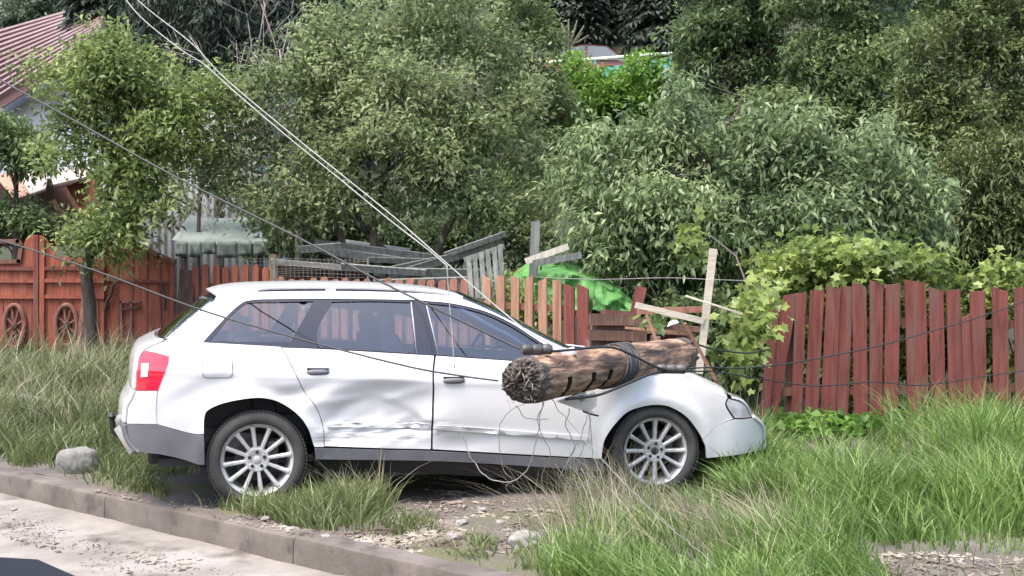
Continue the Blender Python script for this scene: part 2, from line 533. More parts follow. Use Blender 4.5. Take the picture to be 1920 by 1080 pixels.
m_dark_alloy = mat('wheel_well_metal', (0.035, 0.034, 0.033), (0.07, 0.066, 0.06), 9, 0.6, 0.0, metal=0.3)
m_chrome = mat('bare_metal', (0.55, 0.55, 0.56), None, rough=0.22, metal=1.0)
m_cloth = mat('seat_cloth', (0.05, 0.052, 0.06), (0.08, 0.082, 0.09), 30, 0.9, 0.1)
m_dash = mat('dashboard_vinyl', (0.03, 0.03, 0.033), None, rough=0.7)
m_red = mat('red_lens', (0.55, 0.012, 0.03), (0.62, 0.02, 0.045), 4, 0.1, 0.0, coat=1.0)
m_wlens = mat('clear_lens', (0.75, 0.72, 0.74), None, rough=0.12, coat=1.0)
def glass_mat(name, tint, refl=1.0):
    m = bpy.data.materials.new(name); m.use_nodes = True
    nt = m.node_tree; nt.nodes.remove(nt.nodes['Principled BSDF']); out = nt.nodes['Material Output']
    tr = nt.nodes.new('ShaderNodeBsdfTransparent'); tr.inputs[0].default_value = (*tint, 1)
    gl = nt.nodes.new('ShaderNodeBsdfGlossy'); gl.inputs['Roughness'].default_value = 0.015; gl.inputs[0].default_value = (refl, refl, refl * 1.03, 1)
    fr = nt.nodes.new('ShaderNodeFresnel'); fr.inputs[0].default_value = 2.05
    mx = nt.nodes.new('ShaderNodeMixShader'); nt.links.new(fr.outputs[0], mx.inputs[0]); nt.links.new(tr.outputs[0], mx.inputs[1]); nt.links.new(gl.outputs[0], mx.inputs[2])
    nt.links.new(mx.outputs[0], out.inputs[0]); MATS[name] = m
    return m
m_glass = glass_mat('tinted_window_glass', (0.72, 0.75, 0.80))
m_hl = mat('frosted_headlamp_lens', (0.32, 0.32, 0.33), (0.52, 0.52, 0.53), 9, 0.10, coat=1.0)
m_lampglass = glass_mat('headlamp_glass', (0.8, 0.8, 0.82))

car = empty('estate_car', (CO[0], CO[1], 0.0), YAW, 'white estate car with dented doors standing in the grass under the fallen pole', 'car')

# --- traced side-view outlines (photo pixels laid on the flank)
REAR_ARCH = [(590, 838), (587, 830), (579, 806), (562, 781), (532, 758), (498, 747), (464, 747), (421, 755), (392, 767), (383, 782), (382, 813)]
FRONT_ARCH = [(1318, 824), (1308, 807), (1287, 781), (1257, 763), (1232, 759), (1206, 762), (1176, 773), (1151, 798), (1134, 824), (1129, 847), (1128, 860)]
DLO_TOP = [(1050, 664), (1001, 633), (959, 606), (908, 583), (848, 569), (797, 564), (770, 562), (618, 560), (500, 561), (470, 563), (452, 569), (424, 594), (380, 642)]
BELT = [(380, 642), (450, 646), (527, 650.5), (595, 653), (700, 659), (817, 666), (950, 675), (1056, 682)]
RSHUT = [(527, 650.5), (538, 670), (553, 700), (570, 734), (592, 764), (605, 798), (608, 838)]
MSHUT = [(815, 666), (812, 700), (813, 747), (811, 800), (810, 844)]
FSHUT = [(1056, 682), (1080, 705), (1098, 750), (1108, 800), (1112, 860)]
LAMP_R = [(296, 732), (306, 706), (315, 683), (317, 668)]
LAMP_T = [(317, 668), (292, 661), (272, 657)]
DPIL = [(308, 641), (355, 601), (402, 563)]
ROOFE = [(402, 563), (409, 555), (440, 550), (500, 548), (620, 547), (740, 549), (820, 553), (865, 560), (920, 583), (972, 609), (1019, 634), (1053, 650), (1074, 662), (1094, 675)]
FENDT = [(1094, 675), (1130, 692), (1180, 703), (1230, 707), (1261, 710), (1313, 723), (1364, 745)]
HLB = [(1364, 745), (1360, 760), (1375, 785)]

body_outline = [[(382, 813), (357, 812), (294, 795)], [(294, 795), (292, 765), (296, 732)], LAMP_R, LAMP_T,
                [(272, 657), (290, 648), (308, 641)], DPIL, ROOFE, FENDT, HLB, [(1375, 785), (1348, 797), (1318, 824)], FRONT_ARCH,
                [(1128, 860), (1112, 860)], FSHUT[::-1], [(1056, 682), (1050, 664)], DLO_TOP, BELT[:3], RSHUT, [(608, 838), (590, 838)], REAR_ARCH]
body_poly = [px2car(*p) for p in polyline(body_outline, 7)]
rdoor_poly = [px2car(*p) for p in polyline([BELT[2:6], MSHUT, [(810, 844), (700, 841), (608, 838)], RSHUT[::-1]], 7)]
fdoor_poly = [px2car(*p) for p in polyline([BELT[5:], FSHUT, [(1112, 860), (960, 852), (811, 844)], [(811, 844), (812, 800), (814, 747), (813, 700), (817, 666)]], 7)]
dlo_poly = [px2car(*p) for p in polyline([DLO_TOP, BELT, [(1056, 682), (1050, 664)]], 7)]
g_quarter = [px2car(*p) for p in polyline([[(393, 640), (428, 598), (456, 572), (474, 567)], [(474, 567), (530, 566), (588, 565)], [(588, 565), (545, 641)], [(545, 641), (470, 641), (393, 640)]], 6)]
g_rear = [px2car(*p) for p in polyline([[(596, 651), (596, 616), (623, 566)], [(623, 566), (700, 565), (771, 567)], [(771, 567), (776, 610), (781, 662)], [(781, 662), (690, 657), (596, 651)]], 6)]
g_front = [px2car(*p) for p in polyline([[(823, 665), (811, 612), (800, 569)], [(800, 569), (848, 574), (906, 588), (955, 610), (1000, 638), (1036, 661)], [(1036, 661), (1042, 679)], [(1042, 679), (940, 673), (823, 665)]], 6)]
lamp_poly = [px2car(*p) for p in polyline([LAMP_R, LAMP_T, [(272, 657), (262, 674), (258, 700), (256, 732)], [(256, 732), (296, 732)]], 6)]
lampw_poly = [px2car(*p) for p in [(265, 681), (279, 681), (277, 706), (264, 707)]]
rbump_poly = [px2car(*p) for p in polyline([[(294, 795), (292, 765), (295, 733)], [(295, 733), (256, 733)], [(256, 733), (250, 748), (241, 765), (238, 794)], [(238, 794), (294, 795)]], 6)]
rclad_poly = [px2car(*p) for p in polyline([[(238, 795), (294, 796)], [(294, 796), (357, 813), (382, 814)], [(382, 814), (383, 845), (383, 871)], [(383, 871), (370, 870), (340, 860), (298, 851), (264, 847), (248, 832), (240, 812), (238, 795)]], 6)]
sill_poly = [px2car(*p) for p in polyline([[(590, 840), (700, 843), (811, 846), (960, 854), (1128, 862)], [(1128, 862), (1134, 884)], [(1134, 884), (960, 872), (806, 864), (592, 861)], [(592, 861), (590, 840)]], 6)]
hl_poly = [px2car(*p) for p in polyline([[(1365, 746), (1361, 760), (1376, 785)], [(1376, 785), (1395, 785), (1407, 783)], [(1407, 783), (1402, 768), (1390, 754), (1365, 746)]], 6)]
fb_poly = [px2car(*p) for p in polyline([[(1318, 825), (1348, 798), (1378, 786)], [(1378, 786), (1395, 786), (1407, 784)], [(1407, 784), (1422, 797), (1427, 812), (1427, 842)], [(1427, 842), (1380, 852), (1325, 859)], [(1325, 859), (1324, 840), (1318, 825)]], 6)]
flap_poly = [px2car(*p) for p in polyline([[(381, 680), (384, 674), (390, 672)], [(390, 672), (426, 672)], [(426, 672), (433, 674), (435, 680)], [(435, 680), (435, 700)], [(435, 700), (433, 706), (426, 708)], [(426, 708), (390, 708)], [(390, 708), (383, 706), (381, 700)], [(381, 700), (381, 680)]], 4)]
CARDBG = dict(rear=rbump_poly, front=fb_poly, lamp=lamp_poly, hl=hl_poly, WB=WB)

def strip_poly(a, b, h):
    A, B_ = px2car(*a), px2car(*b)
    n = 14; up = [(A[0] + (B_[0] - A[0]) * i / n, A[1] + (B_[1] - A[1]) * i / n) for i in range(n + 1)]
    return [(p[0], p[1] + h / 2) for p in up] + [(p[0], p[1] - h / 2) for p in up[::-1]]

for s in (-1, 1):
    st = 0.022 if s < 0 else 0.04
    scr = m_scr if s < 0 else m_paint
    lift('side_panel', body_poly, scr, car, s, step=st)
    d = lift('door', shrink(rdoor_poly, 0.0045), scr, car, s, step=0.018 if s < 0 else 0.04)
    if s < 0: d['label'] = 'rear door with a deep dent and dark scratches'
    d2 = lift('door', shrink(fdoor_poly, 0.0045), scr, car, s, step=0.02 if s < 0 else 0.04)
    for (dd, hp, a, b) in ((d, (596, 697), (614, 797), (806, 800)), (d2, (851, 713), (818, 801), (1104, 822))):
        x0, z0 = px2car(*hp); w0 = float(W(x0, z0))
        P = []
        for i in range(13):
            u = -1 + 2 * i / 12; k = math.sqrt(max(0, 1 - abs(u) ** 3))
            P.append([(x0 + 0.075 * u, s * (w0 + 0.002 + 0.022 * k * math.cos(v) * 0.8), z0 - 0.003 + 0.020 * k * math.sin(v)) for v in np.linspace(-1.5, 1.5, 9)])
        mb = MB().grid(P if s > 0 else [r_[::-1] for r_ in P]); mb.build('handle', m_trim if s < 0 else m_paint, dd, True)
        mb = MB(); mb.board((x0 - 0.07, s * (w0 + 0.002), z0 + 0.020), (x0 + 0.07, s * (w0 + 0.002), z0 + 0.017), 0.010, 0.012, bev=0.002); mb.build('handle_recess', m_black, dd)
        lift('rubbing_strip', strip_poly(a, b, 0.030), scr, dd, s, off=0.012, step=0.03, thick=0.02)
    lift('window_trim', dlo_poly, m_gloss, car, s, off=-0.006, holes=[g_quarter, g_rear, g_front], step=0.04, dents=False)
    for gp, nm in ((g_quarter, 'quarter_window'), (g_rear, 'rear_window_pane'), (g_front, 'front_window_pane')):
        lift(nm, shrink(gp, -0.004), m_glass, car, s, off=-0.016, step=0.05, dents=False, thick=0.004)
    # pale seal lines beside the pillar between the doors
    for a, b in (((771, 567), (781, 662)), ((799, 569), (822, 665))):
        A, B_ = px2car(*a), px2car(*b)
        mb = MB(); mb.tube([(A[0], s * (W(*A) - 0.004), A[1]), ((A[0] + B_[0]) / 2, s * (W((A[0] + B_[0]) / 2, (A[1] + B_[1]) / 2) - 0.004), (A[1] + B_[1]) / 2), (B_[0], s * (W(*B_) - 0.004), B_[1])], 0.0045, 6)
        mb.build('window_seal', mat('grey_seal', (0.30, 0.30, 0.36), rough=0.4), car, True)
    tl = lift('tail_light', lamp_poly, m_red, car, s, off=0.003, step=0.02, dents=False)
    lift('reversing_lens', lampw_poly, m_wlens, tl, s, off=0.010, step=0.02, dents=False)
    lift('rear_bumper_corner', rbump_poly, m_paint, car, s, off=0.004, step=0.03, dents=False)
    lift('bumper_cladding', rclad_poly, m_trim, car, s, off=0.010, step=0.03, dents=False)
    lift('sill_trim', sill_poly, m_trim, car, s, off=0.008, step=0.04, dents=False)
    lift('headlight_surround', shrink(hl_poly, -0.004), m_black, car, s, off=0.0015, step=0.02, dents=False)
    lift('headlight', shrink(hl_poly, 0.007), m_hl, car, s, off=0.006, step=0.015, dents=False)
    lift('front_bumper_corner', fb_poly, m_paint, car, s, off=0.0005, step=0.03, dents=False, widthf=lambda x, z: W(x, z) + 0.024 * sm((np.asarray(x) - 3.04) / 0.22))
    if s < 0: lift('fuel_flap_gap', shrink(flap_poly, -0.006), mat('flap_seam', (0.26, 0.25, 0.25), rough=0.6), car, s, off=0.0022, step=0.02, dents=True, thick=0.003)
    if s < 0: lift('fuel_flap', flap_poly, m_paint, car, s, off=0.0045, step=0.02, dents=True, thick=0.004)
    # dark shell behind the panel gaps
    inner = [px2car(*p) for p in polyline([[(300, 790), (300, 735)], [(300, 735), (322, 668)], [(322, 668), (384, 646)], [(384, 646), (527, 654), (817, 670), (1052, 686)], [(1052, 686), (1110, 700), (1240, 712), (1360, 752)], [(1360, 752), (1360, 782)], [(1360, 782), (1330, 815)], FRONT_ARCH, [(1128, 860), (590, 842)], REAR_ARCH, [(382, 813), (300, 790)]], 5)]
    lift('inner_shell', shrink(inner, 0.002), m_black, car, s, off=-0.15, step=0.08, dents=False, thick=0.01)
    # wheel arch liners
    for (cx, cz), arch in ((RW, REAR_ARCH), (FW, FRONT_ARCH)):
        pr = [px2car(*p) for p in catmull(arch, 4)]
        P = []
        for y in (0.885, 0.80, 0.60, 0.52):
            P.append([(p[0], s * min(y, float(W(*p)) - 0.012 - (0.885 - y)), p[1]) for p in pr])
        mb = MB().grid(P if s < 0 else [r_[::-1] for r_ in P])
        back = [(p[0], s * 0.53, p[1]) for p in pr]
        mb.add(back, [tuple(range(len(back)))])
        mb.build('wheel_arch_liner', m_black, car, True, auto=40)

# --- lofted skins across the car
def edge3(pts_px, n=6): return [(p[0], float(W(*p)), p[1]) for p in [px2car(*q) for q in catmull(pts_px, n)]]
def across(edge, crown, bulge, m=17, pw=2.0, vmax=1.0):
    rows = []
    for i, (x, w, z) in enumerate(edge):
        t = i / max(1, len(edge) - 1)
        c = crown(t) if callable(crown) else crown; b = bulge(t) if callable(bulge) else bulge
        rows.append([(x + b * (1 - abs(v) ** pw), v * w * vmax, z + c * (1 - abs(v) ** pw)) for v in np.linspace(-1, 1, m)])
    return rows
def solid(rows, name, m, parent, th=0.02, dirn=(0, 0, -1), flip=False):
    mb = MB()
    rr = [r_[::-1] for r_ in rows] if flip else rows
    mb.grid(rr)
    o = mb.build(name, m, parent, True)
    sol = o.modifiers.new('thickness', 'SOLIDIFY'); sol.thickness = th; sol.offset = -1
    return o
roof_e = edge3(ROOFE[1:8], 7)
nR = len(roof_e)
solid(across(roof_e, lambda t: 0.012 + 0.055 * math.sin(math.pi * min(1, 0.15 + t * 0.7)), lambda t: -0.05 * (1 - t) ** 3 + 0.07 * t ** 4, 21), 'roof', m_paint, car, flip=True)
# spoiler lip over the rear window
sp = roof_e[0]
ws_e = edge3(ROOFE[7:], 6)
solid(across(ws_e, lambda t: 0.045 * (1 - t), lambda t: 0.07 + 0.08 * t, 21, 3.0), 'windscreen', m_glass, car, th=0.006, flip=True)
bl_e = edge3(DPIL[::-1], 7)
solid(across(bl_e, lambda t: 0.012 * (1 - t), lambda t: -0.05, 17, 2.4), 'rear_window', m_glass, car, th=0.006, flip=True)
tg_e = edge3([(308, 641), (290, 648), (272, 657)], 5) + edge3([(268, 662), (262, 674), (258, 700), (256, 732)], 5)
solid(across(tg_e, 0.0, lambda t: -0.05 + 0.01 * t, 17, 2.6), 'tailgate', m_paint, car, flip=True)
rb_e = edge3([(256, 733), (250, 748), (241, 765), (238, 794)], 6)
solid(across(rb_e, 0.0, lambda t: -0.045 - 0.005 * t, 17, 2.6), 'rear_bumper', m_paint, car, flip=True)
rc_e = [(x, w + 0.01, z) for (x, w, z) in edge3([(238, 795), (240, 812), (248, 832), (264, 847)], 6)]
solid(across(rc_e, 0.0, lambda t: -0.05, 17, 2.6), 'rear_bumper_cladding', m_trim, car, flip=True)
fb_e = [(x, w + 0.024, z) for (x, w, z) in edge3([(1407, 784), (1422, 797), (1427, 812), (1427, 842)], 6)]
solid(across(fb_e, 0.0, lambda t: 0.17, 17, 2.2), 'front_bumper', m_paint, car)
gr_e = edge3([(1372, 749), (1390, 755), (1402, 769), (1407, 783)], 5)
hx = [px2car(*q) for q in [(1372, 748), (1407, 783)]]
grille_rows = [[(x + 0.17 * (1 - abs(v) ** 2.2) - 0.012, v * w, z) for v in np.linspace(-0.60, 0.60, 25)] for (x, w, z) in gr_e]
solid(grille_rows, 'grille', m_black, car)
for s in (-1, 1):      # reflector bowls behind the headlamp glass
    rows = [[(x + 0.17 * (1 - abs(v) ** 2.2) - 0.003, s * v * w, z) for v in np.linspace(0.61, 1.0, 10)] for (x, w, z) in gr_e]
    solid(rows, 'headlight', m_hl, car, flip=(s < 0))
# bonnet: crowned, pressed down along the line of the pole
PA, PB = unproj(978, 714, 7.75), unproj(1272, 664, 10.4)
PRAD0, PRAD1 = 0.133, 0.118
pa, pb = to_local(PA), to_local(PB)
bn_e = edge3(FENDT, 7)
rows = []
for i, (x, w, z) in enumerate(bn_e):
    t = i / (len(bn_e) - 1)
    row = []
    for v in np.linspace(-1, 1, 41):
        xx = x + (0.24 * (1 - t) + 0.17 * t) * (1 - abs(v) ** 2.2) ; yy = v * (w - 0.006); zz = z + 0.045 * (1 - abs(v) ** 2.5) + 0.003
        k = (yy - pa[1]) / (pb[1] - pa[1]); kx = pa[0] + (pb[0] - pa[0]) * k; kz = pa[2] + (pb[2] - pa[2]) * k
        d = abs(xx - kx)
        lim = kz - PRAD0 + 0.02 + 0.85 * max(0, d - 0.05) ** 1.3
        zz = min(zz, lim) if zz - lim > 0.0 else zz
        zz += 0.008 * noise.noise((xx * 5, yy * 5, 1.0)) * (1 if abs(v) < 0.97 else 0)
        row.append((xx, yy, zz))
    rows.append(row)
solid(rows, 'bonnet', m_paint, car, flip=True, th=0.012)
# underbody, floor, engine mass
ub = MB()
ub.box((1.45, 0, 0.235), (3.6, 1.40, 0.06))
ub.box((1.30, 0, 0.20), (1.75, 1.60, 0.05), bev=0.01)
ub.box((2.95, 0, 0.42), (0.85, 1.0, 0.40), bev=0.03)
ub.box((-0.42, 0, 0.33), (0.5, 1.0, 0.14), bev=0.03)
ub.build('underbody', m_black, car)
for s in (-1, 1):
    mb = MB(); a = px2car(592, 862); b = px2car(806, 865); c = px2car(1132, 885)
    mb.add([(p[0], s * yy, p[1] + dz) for p in (a, b, c) for (yy, dz) in ((0.845, 0.0), (0.80, -0.085), (0.70, -0.09), (0.70, 0.03))],
           [(0, 1, 5, 4), (4, 5, 9, 8), (1, 2, 6, 5), (5, 6, 10, 9), (0, 1, 2, 3), (8, 9, 10, 11)])
    mb.build('sill', m_black, car)
# roof rails
for s in (-1, 1):
    pts = [(462, 549), (492, 541), (540, 539), (620, 538.5), (700, 540), (780, 544), (835, 550), (868, 559)]
    L = [px2car(*p) for p in catmull(pts, 5)]
    mb = MB()
    q = [(p[0], s * (float(W(p[0], p[1] - 0.03)) - 0.03), p[1]) for p in L]
    mb.tube(q, [0.012] + [0.0145] * (len(q) - 2) + [0.012], 8)
    for k in (2, len(q) * 43 // 100, len(q) - 4):
        p = Vector(q[k]); mb.board(p + Vector((-0.035, 0, -0.02)), p + Vector((0.035, 0, -0.02)), 0.05, 0.022, bev=0.006)
    mb.build('roof_rail', m_paint, car, True, auto=50)
    mb = MB()
    q2 = [(p[0], p[1] * 1.0, p[2] - 0.022) for p in q[1:-1]]
    mb.tube(q2, 0.009, 6); mb.build('roof_rail_under_strip', m_black, car, True)  # black tube along the underside of the rail
# cabin
cb = MB()
cb.box((0.9, 0, 0.30), (3.0, 1.46, 0.05))
cb.build('cabin_floor', m_dash, car)
lt = MB(); lt.box((2.02, 0, 0.78), (0.36, 1.40, 0.22), bev=0.05); lt.build('dashboard', m_dash, car, True, auto=50)
for (sx, sy) in ((1.15, -0.36), (1.15, 0.36), (0.22, -0.36), (0.22, 0.36)):
    mb = MB()
    mb.box((sx + 0.12, sy, 0.50), (0.50, 0.48, 0.16), bev=0.05)
    mb.box((sx - 0.20, sy, 0.80), (0.15, 0.46, 0.56), Matrix.Rotation(R(-14), 3, 'Y'), bev=0.05)
    mb.box((sx - 0.28, sy, 1.13), (0.09, 0.25, 0.15), Matrix.Rotation(R(-8), 3, 'Y'), bev=0.035)
    mb.build('seat', m_cloth, car, True, auto=50)
sw = MB(); ring = [(1.68 + 0.05 * math.sin(a), 0.36 + 0.18 * math.cos(a), 0.86 + 0.17 * math.sin(a)) for a in np.linspace(0, 2 * math.pi, 30)]
sw.tube(ring, 0.014, 8, cap=False); sw.box((1.69, 0.36, 0.86), (0.05, 0.34, 0.05), bev=0.01); sw.build('steering_wheel', m_dash, car, True, auto=50)
# tow bar
x0, z0 = px2car(232, 812, -0.62)
tb = MB()
xc = x0 - 0.02
tb.tube([(xc + 0.25, 0, z0 - 0.10), (xc, 0, z0 - 0.10), (xc - 0.06, 0, z0 - 0.06), (xc - 0.07, 0, z0 + 0.02)], 0.02, 10)
tb.lathe([(-0.03, 0.0), (-0.026, 0.014), (0, 0.028), (0.026, 0.014), (0.03, 0.0)], 14, 'z', (xc - 0.07, 0, z0 + 0.045))
tb.build('tow_bar', m_black, car, True, auto=40)
# bent bracket under the rear corner
x1, z1 = px2car(222, 800, -0.60); x2, z2 = px2car(252, 846, -0.60)
tb = MB(); tb.board((x1, -0.60, z1), (x2, -0.66, z2), 0.05, 0.055, bev=0.008)
tb.lathe([(-0.035, 0), (-0.03, 0.02), (0, 0.03), (0.03, 0.02), (0.035, 0)], 12, 'z', (x1 + 0.01, -0.60, z1 + 0.04))
tb.build('loose_bumper_bracket', mat('dull_steel', (0.22, 0.22, 0.21), (0.34, 0.33, 0.31), 12, 0.5, metal=0.4), car, True, auto=40)

# --- wheels
def wheel(cx, cz, s, hub):
    m = MB()
    rr = 0.225
    m.lathe([(0.0, rr), (0.004, rr + 0.003), (0.010, rr - 0.004), (0.016, rr - 0.018), (0.05, rr - 0.026), (0.18, rr - 0.03), (0.19, rr)], 72, 'y')
    N = 12
    for k in range(N):
        a = 2 * math.pi * k / N + 0.13
        er = Vector((math.cos(a), 0, math.sin(a))); et = Vector((-math.sin(a), 0, math.cos(a)))
        rows = []
        for (r_, hw, y_) in ((0.045, 0.0105, 0.022), (0.09, 0.0105, 0.020), (0.14, 0.0115, 0.016), (0.185, 0.0125, 0.012), (0.213, 0.017, 0.006)):
            rows.append([er * r_ - et * hw * 1.25 + Vector((0, y_ + 0.030, 0)), er * r_ - et * hw + Vector((0, y_ + 0.004, 0)), er * r_ - et * hw * 0.6 + Vector((0, y_, 0)), er * r_ + et * hw * 0.6 + Vector((0, y_, 0)), er * r_ + et * hw + Vector((0, y_ + 0.004, 0)), er * r_ + et * hw * 1.25 + Vector((0, y_ + 0.030, 0))])
        m.grid(rows)
    m.lathe([(0.024, 0.0), (0.024, 0.052), (0.018, 0.066), (0.020, 0.074), (0.045, 0.084)], 40, 'y')
    w = m.build('wheel', m_alloy, car, True, auto=38)
    t = MB()
    prof = [(0.012, 0.222), (0.000, 0.229), (-0.008, 0.242), (-0.014, 0.262), (-0.006, 0.285), (0.010, 0.300), (0.03, 0.306)]
    for yy in np.linspace(0.03, 0.17, 9)[1:-1]: prof.append((yy, 0.309))
    prof += [(0.17, 0.306), (0.19, 0.300), (0.205, 0.285), (0.21, 0.26), (0.205, 0.23), (0.19, 0.213)]
    t.lathe(prof, 84, 'y')
    for k in range(84):     # tread blocks
        a = 2 * math.pi * (k + 0.5) / 84
        er = Vector((math.cos(a), 0, math.sin(a))); et = Vector((-math.sin(a), 0, math.cos(a)))
        M = Matrix((et, Vector((0, 1, 0)), er)).transposed()
        t.box(er * 0.3085 + Vector((0, 0.035, 0)), (0.016, 0.05, 0.008), M); t.box(er * 0.3085 + Vector((0, 0.165, 0)), (0.016, 0.05, 0.008), M)
        t.box(er * 0.3085 + Vector((0, 0.10, 0)), (0.019, 0.06, 0.006), M)
    t.build('tyre', m_rubber, w, True, auto=40)
    b = MB(); b.lathe([(0.085, 0.0), (0.085, 0.135), (0.105, 0.135), (0.105, 0.0)], 40, 'y')
    b.box((0.10, 0.08, 0.05), (0.07, 0.07, 0.13), bev=0.015)
    b.build('brake_disc', m_dark_alloy, w, True, auto=40)
    for k in range(5):
        a = 2 * math.pi * k / 5 + math.pi / 2
        h = MB(); h.lathe([(0.0155, 0.0), (0.0150, 0.010), (0.021, 0.0115)], 12, 'y', (0.049 * math.cos(a), 0, 0.049 * math.sin(a)))
        h.build('wheel_bolt', m_black, w)
    h = MB(); h.lathe([(0.014, 0.0), (0.0145, 0.016), (0.018, 0.025), (0.026, 0.026)], 28, 'y')
    h.build('hub_cap', m_alloy if hub else m_black, w, True, auto=40)
    w.location = (cx, s * 0.86, cz); w.rotation_euler = (0, 0.15 if cx > 1 else 0.0, math.pi if s > 0 else 0)
    return w
wheel(RW[0], RW[1], -1, True)
wheel(FW[0], FW[1], -1, False)
wheel(RW[0], RW[1], 1, True)
wheel(FW[0], FW[1], 1, False)
# ------------------------------------------------------------------ fallen pole
def part(mb, name, m, root, smooth=False, auto=None):
    o = mb.build(name, m, root, smooth, auto)
    o.location = -root.location
    return o
def gzf(x, y): return float(gz(x, y))

m_log = mat('weathered_pole_wood', (0.085, 0.045, 0.029), (0.42, 0.265, 0.165), 17, 0.85, 0.9, stretch=(0.18, 1, 1), c3=(0.035, 0.02, 0.014), scale3=7, th3=(0.55, 0.66), bscale=26, bdist=0.03, ramp=(0.40, 0.64))
m_fibre = mat('torn_wood_fibre', (0.035, 0.027, 0.022), (0.19, 0.155, 0.125), 26, 0.95, 1.0, bscale=60, bdist=0.03, ramp=(0.42, 0.7))
m_cut = mat('painted_shade_cut', (0.012, 0.009, 0.007), None, rough=0.95)  # near black puts the shade of the cuts into the colour
m_cable = mat('black_cable', (0.014, 0.014, 0.015), None, rough=0.55)
m_wire = mat('pale_wire', (0.18, 0.178, 0.172), (0.26, 0.255, 0.245), 6, 0.5)
m_gwire = mat('grey_wire', (0.12, 0.113, 0.107), (0.20, 0.19, 0.18), 6, 0.5)

pd = (PB - PA); PL = pd.length; pd.normalize()
pu = (Vector((0, 0, 1)) - pd * pd.z).normalized(); pv = pu.cross(pd)
PM = Matrix((pd, pv, pu)).transposed().to_4x4(); PM.translation = PA
def pole_t(px):
    k = (px - 960) / FPX
    t = (k * PA.y - PA.x) / (pd.x - k * pd.y)
    return t
def prad(t): return PRAD0 + (PRAD1 - PRAD0) * t / PL
cuts = [pole_t(1031), pole_t(1077), pole_t(1109)]
ts = list(np.linspace(0.0, PL + 0.12, 130))
for c in cuts: ts += [c - 0.044, c - 0.036, c - 0.032, c - 0.015, c, c + 0.015, c + 0.032, c + 0.036, c + 0.044]
ts = sorted(ts)
NA = 72
Vv = []; wear = []
for t in ts:
    for k in range(NA):
        a = 2 * math.pi * k / NA
        r = prad(t) * (1 + 0.05 * noise.noise((t * 1.1, 2.0 * math.cos(a), 2.0 * math.sin(a))) + 0.025 * noise.noise((t * 3, 7 * math.cos(a), 7 * math.sin(a))))
        r += 0.006 * noise.noise((t * 2.2, 16 * math.cos(a), 16 * math.sin(a)))
        if t < 0.10: r *= 0.90 + 0.10 * math.sqrt(t / 0.10)
        for c in cuts:
            if abs(t - c) < 0.0195 and -2.75 < ((a + math.pi) % (2 * math.pi)) - math.pi < -0.0: pass
        aa = ((a + math.pi) % (2 * math.pi)) - math.pi            # 0 = +v, pi/2 = up; camera side is -v
        for c in cuts:
            da = abs(((aa - (-2.45)) + math.pi) % (2 * math.pi) - math.pi)
            if abs(t - c) < 0.0335 and da < 0.62: r -= 0.042
        tj = t
        if t < 1e-6: tj = 0.03 * noise.noise((5 * math.cos(a), 5 * math.sin(a), 2))
        if t > PL + 0.1: tj = t + 0.09 * noise.noise((6 * math.cos(a), 6 * math.sin(a), 9))
        Vv.append((tj, r * math.cos(a), r * math.sin(a)))
Ff = []
n = len(ts)
for i in range(n - 1):
    for k in range(NA):
        k2 = (k + 1) % NA
        Ff.append((i * NA + k, i * NA + k2, (i + 1) * NA + k2, (i + 1) * NA + k))
pole = mesh_np('utility_pole', Vv, Ff, m_log)
pole.data.materials.append(m_cut); pole.data.materials.append(m_fibre)
for p_ in pole.data.polygons:          # saw-cut faces coloured near black for the shade inside
    if all(abs(pole.data.vertices[i].co.x - c) < 0.037 for c in [min(cuts, key=lambda q: abs(q - pole.data.vertices[p_.vertices[0]].co.x))] for i in p_.vertices):
        pass
    v0 = pole.data.vertices[p_.vertices[0]].co
    if v0.x < 0.09 + 0.10 * noise.noise((v0.y * 14, v0.z * 14, 3)) or v0.x > PL - 0.05 + 0.2 * noise.noise((v0.y * 12, v0.z * 12, 7)): p_.material_index = 2
    if abs(v0.x - min(cuts, key=lambda q: abs(q - v0.x))) < 0.037:
        rr_ = [math.hypot(pole.data.vertices[i].co.y, pole.data.vertices[i].co.z) for i in p_.vertices]
        if min(rr_) < 0.105: p_.material_index = 1; p_.use_smooth = False
pole.matrix_world = PM
tag(pole, 'broken brown wooden utility pole lying across the bonnet of the white car', 'utility pole')
def endcap(t0, sgn, seed, amp):
    rows = []; NR = 12
    V = []; F = []
    for j in range(NR + 1):
        q = 1 - j / NR
        for k in range(NA):
            a = 2 * math.pi * k / NA
            i = 0 if sgn < 0 else (n - 1)
            b = Vv[i * NA + k]
            e = amp * (noise.noise((9 * q * math.cos(a), 9 * q * math.sin(a), seed)) + 0.6 * noise.noise((24 * q * math.cos(a), 24 * q * math.sin(a), seed + 4)))
            dome = 0.05 * (1 - q * q)
            V.append((b[0] + sgn * (dome + (e if j else 0)), b[1] * q, b[2] * q))
    for j in range(NR):
        for k in range(NA):
            k2 = (k + 1) % NA
            f = (j * NA + k, j * NA + k2, (j + 1) * NA + k2, (j + 1) * NA + k)
            F.append(f if sgn > 0 else f[::-1])
    return mesh_np('broken_end', V, F, m_fibre, pole, smooth=False)
endcap(0, -1, 3.0, 0.028); endcap(0, 1, 8.0, 0.05)
for c in cuts:                                         # floors of the saw cuts, their shade painted near black
    mb = MB(); P = []
    for a in np.linspace(-2.45 - 0.62, -2.45 + 0.62, 22):
        r = prad(c) * 0.73 / 1.13
        P.append([(c - 0.033, r * math.cos(a), r * math.sin(a)), (c + 0.033, r * math.cos(a), r * math.sin(a))])
    for row in P: pass
    mb.grid([[(p[0], p[1] * 1.13, p[2] * 1.13) for p in row] for row in P]); mb.build('saw_cut', m_cut, pole, True)
